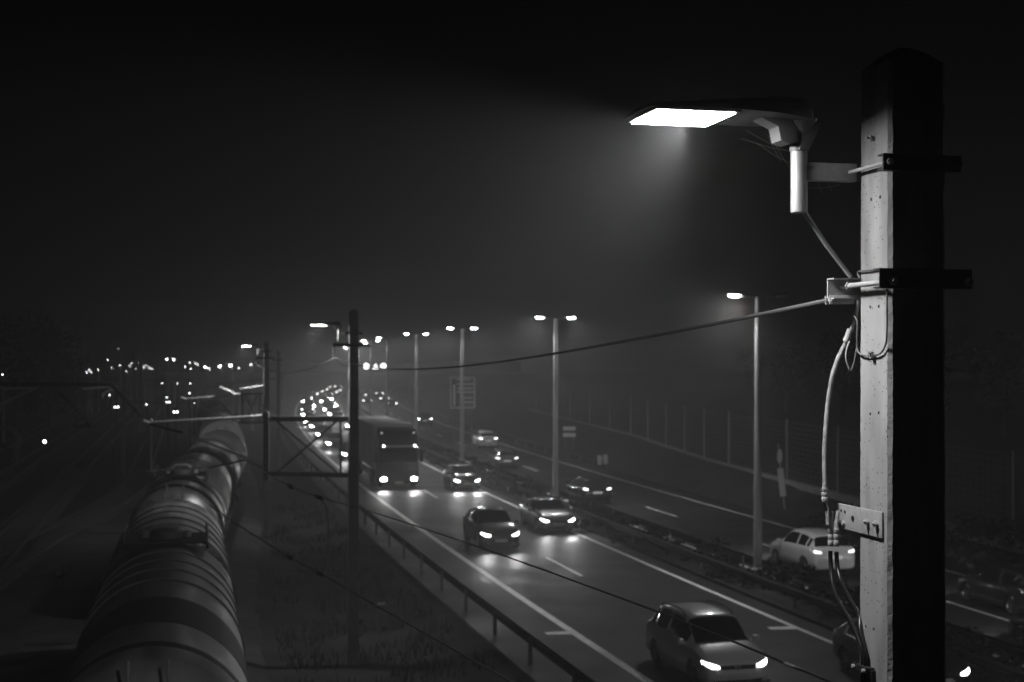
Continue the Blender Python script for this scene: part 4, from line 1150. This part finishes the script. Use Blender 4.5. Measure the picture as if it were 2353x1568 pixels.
# ------------------------------------------------------------------ cars
PROF = {  # t along the car (0 nose, 1 tail): floor, shoulder line, centre height, shoulder width, roof or bonnet edge width
 'mpv': dict(L=4.42, W=1.84, keys=[(0, .32, .60, .62, .70, .58), (.012, .24, .66, .70, .82, .70), (.04, .20, .76, .80, .92, .78), (.09, .19, .86, .92, .965, .82), (.16, .19, .93, 1.02, .985, .83), (.215, .19, .97, 1.08, 1.0, .80),
     (.385, .19, 1.00, 1.58, 1.0, .715), (.44, .19, 1.01, 1.63, 1.0, .71), (.55, .19, 1.02, 1.655, 1.0, .71), (.72, .19, 1.03, 1.64, 1.0, .70), (.88, .20, 1.04, 1.56, .99, .68), (.955, .22, 1.05, 1.10, .965, .80), (.985, .26, .95, .98, .92, .78), (1, .32, .80, .82, .84, .70)],
     cowl=.215, rf=.385, rr=.88, rb=.955, pil=[.30, .435, .60, .645, .80], wh=(.185, .80), wr=.325),
 'hatch': dict(L=4.2, W=1.78, keys=[(0, .32, .56, .58, .70, .58), (.012, .24, .62, .66, .82, .70), (.04, .19, .70, .75, .92, .78), (.10, .18, .80, .86, .965, .82), (.18, .18, .87, .95, .985, .83), (.255, .18, .91, 1.00, 1.0, .80),
     (.43, .18, .93, 1.42, 1.0, .70), (.49, .18, .94, 1.46, 1.0, .69), (.60, .18, .95, 1.47, 1.0, .69), (.75, .18, .97, 1.43, 1.0, .68), (.87, .19, .99, 1.35, .985, .66), (.955, .22, 1.00, 1.05, .955, .80), (.985, .26, .90, .93, .91, .78), (1, .32, .76, .78, .84, .70)],
     cowl=.255, rf=.43, rr=.87, rb=.955, pil=[.35, .48, .63, .67, .80], wh=(.185, .80), wr=.315),
 'sedan': dict(L=4.6, W=1.80, keys=[(0, .32, .56, .58, .70, .58), (.012, .24, .62, .66, .82, .70), (.04, .19, .70, .75, .92, .78), (.10, .18, .80, .86, .965, .82), (.18, .18, .87, .94, .985, .83), (.27, .18, .91, .99, 1.0, .80),
     (.42, .18, .93, 1.40, 1.0, .70), (.48, .18, .94, 1.44, 1.0, .69), (.58, .18, .95, 1.45, 1.0, .69), (.70, .18, .96, 1.39, 1.0, .68), (.76, .18, .97, 1.33, .99, .67), (.86, .19, .98, 1.04, .98, .80), (.95, .22, .97, 1.01, .95, .82), (.985, .26, .92, .95, .91, .80), (1, .32, .78, .80, .84, .70)],
     cowl=.27, rf=.42, rr=.76, rb=.86, pil=[.36, .47, .60, .64, .74], wh=(.18, .78), wr=.315)}
PROF['suv'] = dict(PROF['hatch']); PROF['suv']['keys'] = [(k[0], k[1] + .05, k[2] * 1.10, k[3] * 1.10, k[4], k[5] * 1.02) for k in PROF['hatch']['keys']]; PROF['suv'].update(L=4.25, W=1.8, wr=.345)
def hermite(keys, t, c):
    xs = [k[0] for k in keys]; ys = [k[c] for k in keys]
    n = len(xs)
    if t <= 0: return ys[0]
    if t >= 1: return ys[-1]
    i = max(j for j in range(n - 1) if xs[j] <= t)
    def slope(j):
        if j == 0 or j == n - 1: return 0 if c != 3 else (ys[1] - ys[0]) / (xs[1] - xs[0]) if j == 0 else (ys[-1] - ys[-2]) / (xs[-1] - xs[-2])
        a = (ys[j] - ys[j - 1]) / (xs[j] - xs[j - 1]); b = (ys[j + 1] - ys[j]) / (xs[j + 1] - xs[j])
        return 0 if a * b <= 0 else 2 * a * b / (a + b)
    h = xs[i + 1] - xs[i]; s_ = (t - xs[i]) / h
    return (ys[i] * (1 + 2 * s_) * (1 - s_) ** 2 + slope(i) * h * s_ * (1 - s_) ** 2 + ys[i + 1] * s_ * s_ * (3 - 2 * s_) + slope(i + 1) * h * s_ * s_ * (s_ - 1))
CARS = {}
def car_meshes(kind):
    if kind in CARS: return CARS[kind]
    d = PROF[kind]; L, W = d['L'], d['W'] / 2; K = d['keys']
    ts = sorted(set([k[0] for k in K] + [d['cowl'], d['rf'], d['rr'], d['rb']] + d['pil'] + [i / 34 for i in range(35)] + [.006, .025]))
    ts = [t for i, t in enumerate(ts) if i == 0 or t - ts[i - 1] > .004 or t in d['pil']]
    rows = []
    for t in ts:
        zb, zs, zc, ws, wt = [hermite(K, t, c) for c in range(1, 6)]
        ws *= W; wt *= W
        gh = max(0, zc - zs)                       # greenhouse or bonnet crown
        ze = zc - min(.09, gh * .35)
        half = [(0, zb), (ws * .55, zb), (ws * .9, zb + .015), (ws * .985, zb + .09), (ws * 1.0, lerp(zb, zs, .42)), (ws * 1.005, lerp(zb, zs, .66)), (ws * .985, lerp(zb, zs, .88)), (ws * .955, zs),
                (lerp(ws * .955, wt, .12), lerp(zs, ze, .08)), (lerp(ws * .955, wt, .5), lerp(zs, ze, .5)), (lerp(ws * .955, wt, .93), lerp(zs, ze, .93)), (wt, ze), (wt * .88, lerp(ze, zc, .6)), (wt * .55, lerp(ze, zc, .9)), (0, zc)]
        y = L / 2 - t * L
        rows.append([(x, y, z) for x, z in half])
    m = len(rows[0])
    parts = {'body': MB(), 'windscreen': MB(), 'rear_window': MB(), 'side': [MB() for _ in range(6)]}
    for s_ in (1, -1):
        for i in range(len(rows) - 1):
            tm = (ts[i] + ts[i + 1]) / 2
            for k in range(m - 1):
                q = [rows[i][k], rows[i][k + 1], rows[i + 1][k + 1], rows[i + 1][k]]
                q = [(s_ * a, b, c) for a, b, c in q]
                dest = parts['body']
                if d['cowl'] < tm < d['rf'] and k >= 11: dest = parts['windscreen']
                elif d['rr'] < tm < d['rb'] and k >= 11: dest = parts['rear_window']
                elif k in (8, 9):
                    p = d['pil']
                    for w_, (a, b) in enumerate(((p[0], p[2] - .008), (p[2] + .012, p[4]), (p[4] + .015, min(p[4] + .07, d['rr'] - .005)))):
                        if a < tm < b and not (w_ == 2 and kind == 'sedan'): dest = parts['side'][w_ + (3 if s_ < 0 else 0)]
                dest.add(q, [(0, 1, 2, 3)])
        for e in (0, -1):
            r_ = [(s_ * a, b, c) for a, b, c in rows[e]]
            parts['body'].add(r_, [tuple(range(m))])
    def clean(mb, nm, sm=True):
        me = bpy.data.meshes.new(nm); bm = bmesh.new()
        vv = [bm.verts.new(p) for p in mb.v]
        for q in mb.f:
            try: bm.faces.new([vv[i] for i in q])
            except ValueError: pass
        bmesh.ops.remove_doubles(bm, verts=bm.verts, dist=.0008)
        bmesh.ops.recalc_face_normals(bm, faces=bm.faces)
        for f in bm.faces: f.smooth = sm
        for e in bm.edges:
            if len(e.link_faces) == 2 and e.calc_face_angle(0) > R(48): e.smooth = False
        bm.to_mesh(me); bm.free(); return me
    out = {}
    body = clean(parts['body'], 'body')
    o = bpy.data.objects.new('tmp', body); COL.objects.link(o)
    cut = MB()
    for t in d['wh']:
        y = L / 2 - t * L
        for s_ in (-1, 1):
            cut.tube([(s_ * (W - .26), y, d['wr'] + .01), (s_ * (W + .2), y, d['wr'] + .01)], d['wr'] * 1.14, 22)
    co = link('cut', cut.mesh('cut', smooth=False), None)
    sd = o.modifiers.new('s', 'SOLIDIFY'); sd.thickness = .03; sd.offset = -1
    md = o.modifiers.new('b', 'BOOLEAN'); md.operation = 'DIFFERENCE'; md.object = co; md.solver = 'FAST'
    dg = bpy.context.evaluated_depsgraph_get()
    out['body'] = bpy.data.meshes.new_from_object(o.evaluated_get(dg))
    bpy.data.objects.remove(o); bpy.data.objects.remove(co)
    out['windscreen'] = clean(parts['windscreen'], 'windscreen'); out['rear_window'] = clean(parts['rear_window'], 'rear_window')
    out['side'] = [clean(p, 'side_window') for p in parts['side'] if p.v]
    wr = d['wr']
    rx = Matrix.Rotation(R(90), 4, 'Y')
    out['tyre'] = MB().lathe([(wr * .62, -.10), (wr * .9, -.105), (wr, -.075), (wr, .075), (wr * .9, .105), (wr * .62, .10)], 26, rx).mesh('tyre')
    rm = MB(); rm.lathe([(wr * .66, .085), (wr * .62, .095), (wr * .58, .06), (wr * .56, -.04)], 24, rx); rm.lathe([(0, .07), (.06, .07), (.07, .05)], 14, rx)
    for k in range(5):
        a = k * 2 * math.pi / 5
        rm.beam((.055, math.cos(a) * .03, math.sin(a) * .03), (.065, math.cos(a) * wr * .6, math.sin(a) * wr * .6), .05, .03, (1, 0, 0))
    out['rim'] = rm.mesh('rim')
    out['hub'] = MB().lathe([(0, -.02), (wr * .6, -.02)], 20, rx).mesh('brake_disc')
    CARS[kind] = out
    return out
def surf_y(kind, x, z, rear=False):
    """where the car's skin lies at (x, z), coming from the nose or from the tail"""
    d = PROF[kind]; L, W = d['L'], d['W'] / 2
    for i in range(160):
        t = i * .0025
        if rear: t = 1 - t
        zb, zs, zc, ws, wt = [hermite(d['keys'], t, c) for c in range(1, 6)]
        ws *= W; wt *= W; gh = max(0, zc - zs); ze = zc - min(.09, gh * .35)
        sec = [(ws * .9, zb), (ws * .985, zb + .09), (ws, lerp(zb, zs, .42)), (ws * 1.005, lerp(zb, zs, .66)), (ws * .985, lerp(zb, zs, .88)), (ws * .955, zs), (wt, ze), (wt * .55, lerp(ze, zc, .9)), (0, zc)]
        for (xa, za), (xb, zb_) in zip(sec, sec[1:]):
            if za <= z <= zb_ + 1e-6 and abs(x) <= lerp(xa, xb, (z - za) / max(1e-6, zb_ - za)): return L / 2 - t * L
    return L / 2 - (.4 if not rear else .6) * L
def skin_lens(kind, s_, x0, x1, lo, hi, rear=False, proud=.014):
    W = PROF[kind]['W'] / 2; mb = MB(); n, m = 9, 5; sg_ = -1 if rear else 1
    rows = []
    for i in range(n):
        a = i / (n - 1); x = lerp(x0, x1, a) * W
        r_ = math.sin(math.pi * min(1, max(0.0, .12 + .76 * a))) ** .4
        zl, zh = interp(lo, a), interp(hi, a); mid = (zl + zh) / 2
        rows.append([(x, lerp(zl, zh, k / (m - 1))) for k in range(m)])
    pts = [[(s_ * x, surf_y(kind, x, z, rear) + sg_ * proud, z) for x, z in r_] for r_ in rows]
    mb.strip(pts)
    ring = [pts[0][k] for k in range(m)] + [pts[i][-1] for i in range(1, n)] + [pts[-1][k] for k in range(m - 2, -1, -1)] + [pts[i][0] for i in range(n - 2, 0, -1)]
    back = [(x, y - sg_ * .05, z) for x, y, z in ring]; N = len(ring)
    mb.add(ring + back, [(i, (i + 1) % N, N + (i + 1) % N, N + i) for i in range(N)])
    return mb
def patch(mb, pts, depth):
    """a lens: front outline pts, domed a little, with sides going back by depth (vector)"""
    c = sum((Vector(p) for p in pts), Vector()) / len(pts)
    dv = Vector(depth); n = len(pts)
    front = [Vector(p) for p in pts]; mid = [c + (p - c) * .6 - dv * .22 for p in front]; back = [p + dv for p in front]
    mb.add(front + mid + back + [c - dv * .3], [(i, (i + 1) % n, n + (i + 1) % n, n + i) for i in range(n)] + [(n + i, n + (i + 1) % n, 3 * n) for i in range(n)] + [(2 * n + i, 2 * n + (i + 1) % n, (i + 1) % n, i) for i in range(n)])
    return mb
M_head = emis('headlight_lens', 16.0)
M_headfar = emis('headlight_lens_far', 160.0)
M_tail = emis('tail_light_lens', 5.0)
M_glow = emis('plate_glow', .25)  # the plate face itself glows; its lamplight is put into the material
M_lensoff = mat('clear_lens', .25, .15, .2, coat=1)
def car(kind, u, Y, away, paint, label, group, head='near', brand_emblem=False, rails=False, detail=True, power=0, tail=5.0, yaw=0, tint=None):
    """Y: where the end that faces the eye stands"""
    d = PROF[kind]; me = car_meshes(kind); L, W = d['L'], d['W'] / 2
    yc = Y + L / 2 * .97
    root = empty('car', (RX(yc, u), yc, .004), heading(yc) + (0 if away else math.pi) + yaw)
    def put(nm, m_, mt, par=root):
        mm = m_
        o = bpy.data.objects.new(nm, mm); COL.objects.link(o); o.parent = par
        if not mm.materials: mm.materials.append(mt)
        o.material_slots[0].link = 'OBJECT'; o.material_slots[0].material = mt
        return o
    body = put('body', me['body'], paint)
    put('windscreen', me['windscreen'], M_glass); put('rear_window', me['rear_window'], M_glass)
    if detail:
        for s_ in me['side']: put('side_window', s_, M_glass)
        for t in d['wh']:
            for s_ in (-1, 1):
                w = put('wheel', me['tyre'], M_black); w.location = (s_ * (W - .115), L / 2 - t * L, d['wr']); w.rotation_euler = (0, 0, 0 if s_ > 0 else math.pi)
                put('rim', me['rim'], M_rim, w); put('brake_disc', me['hub'], M_blackm, w)
        for s_ in (-1, 1):
            t = d['cowl'] + .075; zz = hermite(d['keys'], t, 2) + .07
            mr = MB().lathe([(0, -.10), (.07, -.09), (.095, -.02), (.09, .05), (0, .07)], 12, Matrix.Translation((s_ * (W + .10), L / 2 - t * L, zz)) @ Matrix.Rotation(R(90), 4, 'X') @ Matrix.Diagonal((1.15, .8, .8, 1)))
            mr.beam((s_ * (W - .06), L / 2 - t * L, zz - .05), (s_ * (W + .06), L / 2 - t * L, zz - .03), .05, .03)
            mr.build('wing_mirror', paint, root)
    fy, K = L / 2, d['keys']
    zs = hermite(K, .05, 2)
    em = {'near': M_head, 'far': M_headfar, 'dim': emis('headlight_lens_dim', 45.0), 'faint': emis('headlight_lens_faint', 22.0), 'off': M_lensoff}[head]
    for s_ in (-1, 1):
        w1 = W * .955
        skin_lens(kind, s_, .54, .93, [(0, zs - .175), (.5, zs - .18), (1, zs - .09)], [(0, zs - .125), (.5, zs - .07), (1, zs - .02)]).build('headlight', em if not away else M_lensoff, root)
        zr = hermite(K, .97, 2)
        skin_lens(kind, s_, .62, .95, [(0, zr - .16), (1, zr - .13)], [(0, zr - .09), (1, zr - .03)], True).build('tail_light', emis('tail_light_%g' % tail, tail) if away else M_lensoff, root)
    if detail:
        MB().prism([(-W * .47, zs - .22), (W * .47, zs - .22), (W * .5, zs - .12), (-W * .5, zs - .12)], (fy - .10, fy + .004), ax=(0, 2), ext=1).build('grille', M_blackm, root, bevel=.008)
        MB().prism([(-W * .66, .24), (W * .66, .24), (W * .72, .33), (-W * .72, .33)], (fy - .14, fy - .012), ax=(0, 2), ext=1).build('lower_intake', M_blackm, root, bevel=.01)
        MB().box((0, fy + .006, .43), (.52, .02, .11)).build('number_plate', M_plate, root, bevel=.004)
        zr = hermite(K, .985, 2)
        MB().box((0, -fy + .02, zr - .24), (.54, .10, .12)).build('number_plate', M_glow if away else M_plate, root, bevel=.004)  # departing cars: lit look of the rear plate comes from its own glow
        bmp = MB(); bmp.strip([[(x * W, fy - .015 - abs(x) ** 3 * .16, z) for z in (.19, .215, .235)] for x in [k / 8 - 1 for k in range(17)]])
        bmp.build('front_lip', M_blackm, root)
        for (ya, yb) in ((d['pil'][2], d['pil'][2]),):
            for s_ in (-1, 1):
                for t in (d['pil'][2] - .05, d['pil'][4] - .05):
                    MB().box((s_ * (W + .004), L / 2 - t * L, hermite(K, t, 2) - .12), (.025, .17, .03)).build('door_handle', paint, root, bevel=.008)
        wp = MB()
        for x0, x1 in ((-.62, -.05), (.0, .60)):
            t = d['cowl'] + .012; wp.tube([(x0 * W, L / 2 - t * L, hermite(K, t, 3) + .012 - abs(x0) * .06), (x1 * W, L / 2 - (t + .01) * L, hermite(K, t + .01, 3) + .02 - abs(x1) * .05)], .011, 5)
        wp.build('wipers', M_blackm, root)
    if rails:
        for s_ in (-1, 1):
            a = [(s_ * W * .70, L / 2 - t * L, hermite(K, t, 3) + dz_) for t, dz_ in ((.43, -.05), (.46, .02), (.55, .035), (.68, .035), (.80, .025), (.83, -.05))]
            MB().tube(catmull([Vector(p) for p in a], 4), .017, 8).build('roof_rail', M_blackm, root)
    if brand_emblem:
        e_ = MB(); c = Vector((0, fy + .012, zs - .165)); rot = Matrix.Translation(c) @ Matrix.Rotation(R(-90), 4, 'X')
        e_.lathe([(.056, -.004), (.066, -.004), (.066, .006), (.056, .006), (.056, -.004)], 24, rot)
        for a, b in (((-.022, .052), (0, .008)), ((0, .008), (.022, .052)), ((-.046, .03), (-.022, -.042)), ((-.022, -.042), (0, -.004)), ((0, -.004), (.022, -.042)), ((.022, -.042), (.046, .03))):
            e_.beam(c + Vector((a[0], 0, a[1])), c + Vector((b[0], 0, b[1])), .008, .010, (0, 1, 0))
        e_.build('emblem', mat('chrome', .7, .12, 1.0), root)
    if power:
        for s_ in (-1, 1):
            spot((s_ * W * .68, fy + .02, zs - .09), (s_ * .03, 1, -.10), power, 70, .8, .06, root, 'headlight_beam')
    tag(root, label, 'car', group)
    return root
paint_silver = mat('paint_silver', .64, .34, .1, coat=.8)
paint_white = mat('paint_white', .78, .35, 0, coat=.8)
paint_black = mat('paint_black', .016, .25, .2, coat=1)
paint_dark = mat('paint_dark_grey', .045, .28, .3, coat=1)
paint_grey = mat('paint_grey', .14, .3, .4, coat=1)
go, ga = 'oncoming cars on the near carriageway', 'departing cars on the far carriageway'
car('mpv', 1.75, 34.9, False, paint_silver, 'silver people carrier with roof rails in the lower right, headlights on', go, brand_emblem=True, rails=True, power=E_HEAD * .35)
car('suv', 2.05, 60.6, False, paint_dark, 'dark compact car with headlights on, in front of the lorry', go, power=E_HEAD)
car('sedan', 6.0, 66.6, False, paint_grey, 'grey saloon car with headlights on beside the median, right of the dark compact car', go, power=E_HEAD)
car('hatch', 6.0, 88.2, False, paint_black, 'black car with bright headlights right of the lorry', go, power=E_HEAD * 1.6)
car('hatch', 6.25, 34.2, False, paint_black, 'black car half hidden by the foreground mast at the lower edge', go, power=E_HEAD * .2)
car('suv', 12.5, 53.2, True, paint_white, 'white hatchback driving away, left of the foreground mast', ga, tail=3, power=E_HEAD * 5)
car('hatch', 15.1, 44.6, True, paint_black, 'black car at the right edge, right of the foreground mast', ga, tail=3, power=E_HEAD)
car('sedan', 12.5, 36.8, True, paint_black, 'dark car in the lower right corner beside the right edge', ga, tail=.6, power=E_HEAD * 1.5)
car('hatch', 11.5, 79.8, True, paint_black, 'black hatchback driving away near the foot of the second motorway lamp', ga, tail=5, power=E_HEAD * 4)
car('hatch', 11.8, 104.5, True, paint_grey, 'grey car driving away below the white one in the middle distance', ga, tail=4, power=E_HEAD * 4)
car('suv', 14.9, 128.5, True, paint_white, 'small white car driving away beside the third motorway lamp', ga, tail=8)
car('mpv', 14.6, 171, True, paint_black, 'small dark car driving away above the lorry', ga, tail=16)
for k, (u, Y) in enumerate(((15.2, 232), (11.8, 248), (15.3, 262), (11.6, 286), (15.2, 298))):
    car('hatch', u, Y, True, paint_black, 'tiny departing car seen only by its tail lights at the far bend', 'departing cars at the far bend', detail=False, tail=14)
# the queue behind the lorry
Q = [(5.3, 117, 'mpv', 'oncoming van with a bright light bar, first in the queue behind the lorry'), (1.4, 142, 'hatch', 'first small car of the left lane in the queue behind the lorry'), (5.2, 141, 'sedan', 'second car of the right lane in the queue behind the lorry'),
     (1.5, 158, 'suv', 'second car of the left lane in the queue behind the lorry'),
     (5.3, 129, 'hatch', 'car between the van with the light bar and the second car of the right lane'), (1.6, 113, 'sedan', 'car close behind the lorry, half hidden by the second mast'), (1.4, 127, 'hatch', 'car two places behind the lorry in its own lane')]
for u, Y, k, lab in Q: car(k, u, Y, False, paint_dark, lab, 'oncoming cars queueing behind the lorry', head='far', detail=Y < 125, power=E_HEAD * .8)
for u, y0 in ((1.6, 172.0), (5.2, 160.0)):
    Y = y0; k = 0
    while Y < 400:
        car(('hatch', 'sedan', 'suv', 'mpv')[(k * 3 + int(u)) % 4], u + rng.uniform(-.55, .55), Y, False, paint_dark, 'oncoming car far back in the glaring queue, seen by its headlights', 'glaring far end of the queue', head='faint' if Y > 270 else rng.choice(('far', 'far', 'dim')), detail=False, power=E_HEAD * .7 if k < 3 else 0)
        Y += rng.uniform(11, 24) if Y < 260 else rng.uniform(20, 40); k += 1

# ------------------------------------------------------------------ lorry
def lorry(u, Y):
    yc = Y
    root = empty('lorry', (RX(yc, u), yc, .004), heading(yc) + math.pi)   # local +y points to the front, y = 0 at the bumper
    W = 1.25
    M_cab = mat('cab_paint', .03, .3, .2, coat=.8)
    M_box = mat('trailer_sheet', .62, .55, 0, var=.12, scale=.8)
    prof = [(-.05, .35), (0, .55), (0, 1.25), (-.03, 1.75), (-.12, 2.45), (-.32, 3.0), (-.62, 3.42), (-1.2, 3.72), (-2.15, 3.82), (-2.2, .9), (-1.9, .5)]
    c_ = MB().prism(prof, (-W, W), ax=(1, 2), ext=0)
    c_.build('cab', M_cab, root, bevel=.05)
    MB().add([(-W * .92, .035, 1.72), (W * .92, .035, 1.72), (W * .90, -.07, 2.5), (-W * .90, -.07, 2.5), (-W * .92, -.05, 1.70), (W * .92, -.05, 1.70), (W * .90, -.16, 2.5), (-W * .90, -.16, 2.5)],
             [(0, 1, 2, 3), (4, 7, 6, 5), (0, 4, 5, 1), (1, 5, 6, 2), (2, 6, 7, 3), (3, 7, 4, 0)]).build('windscreen', M_glass, root, bevel=.01)
    MB().box((0, .03, 2.68), (2.2, .30, .10)).build('sun_visor', M_cast, root, bevel=.02)
    for s_ in (-1, 1):
        MB().box((s_ * (W + .003), -.75, 2.1), (.02, .95, .75)).build('side_window', M_glass, root, bevel=.02)
        MB().box((s_ * (W + .17), -.05, 2.05), (.22, .12, .75)).build('wing_mirror', M_blackm, root, bevel=.03)
        MB().tube([(s_ * W, -.2, 2.45), (s_ * (W + .15), -.08, 2.4)], .02, 6).build('mirror_arm', M_blackm, root)
        patch(MB(), [(s_ * .78, .03, .52), (s_ * 1.16, .0, .50), (s_ * 1.18, -.03, .74), (s_ * .84, .03, .72)], (0, -.06, 0)).build('headlight', M_headfar, root)
        spot((s_ * .97, .1, .62), (s_ * .02, 1, -.11), E_HEAD * 1.3, 70, .8, .08, root, 'headlight_beam')
        MB().cyl((s_ * .98, .02, 2.72), (s_ * .98, .22, 2.72), .055, 10).build('roof_lamp', emis('marker_lamp', 14), root)
        MB().box((s_ * 1.02, -.55, 3.5), (.12, .05, .06)).build('marker_light', emis('marker_lamp_dim', .8), root)
        MB().box((s_ * (W - .1), .012, 1.0), (.05, .03, 1.2)).build('corner_flap', M_blackm, root)
    for k in range(5): MB().box((0, .012, .86 + k * .15), (1.9, .035, .07)).build('grille_slat', M_blackm, root, bevel=.01)
    MB().box((0, .03, .45), (2.4, .16, .22)).build('bumper', M_cab, root, bevel=.04)
    MB().box((0, .13, .42), (.52, .02, .11)).build('number_plate', M_plate, root)
    for x in (-.25, .25): MB().tube([(x, .045, 1.74), (x + .45, .02, 1.85)], .014, 5).build('wiper', M_blackm, root)
    tb = MB().box((0, -9.3, 2.52), (2.55, 13.4, 2.85)); tb.build('trailer_box', M_box, root, bevel=.04)
    for k in range(9):
        for s_ in (-1, 1): MB().box((s_ * 1.279, -3.2 - k * 1.5, 2.5), (.02, .07, 2.7)).build('side_rib', M_box, root)
    MB().box((0, -9.3, 1.0), (1.0, 13.0, .22)).build('chassis', M_blackm, root)
    for s_ in (-1, 1): MB().box((s_ * 1.22, -7.5, .75), (.03, 5.5, .45)).build('side_guard', M_galv, root)
    tyre = MB().lathe([(.28, -.14), (.48, -.15), (.52, -.11), (.52, .11), (.48, .15), (.28, .14)], 22, Matrix.Rotation(R(90), 4, 'Y')).mesh('tyre'); tyre.materials.append(M_black)
    rim = MB().lathe([(0, .05), (.12, .06), (.16, .02), (.27, .10), (.29, .12)], 18, Matrix.Rotation(R(90), 4, 'Y')).mesh('rim'); rim.materials.append(M_rim)
    for y in (-1.35, -4.9, -12.2, -13.5, -14.8):
        for s_ in (-1, 1):
            w = link('wheel', tyre, None, root); w.location = (s_ * 1.08, y, .52); w.rotation_euler = (0, 0, 0 if s_ > 0 else math.pi)
            link('rim', rim, None, w)
    tag(root, 'dark lorry with a pale box trailer leading the queue beside the second mast', 'lorry', None)
lorry(2.0, 89.2)
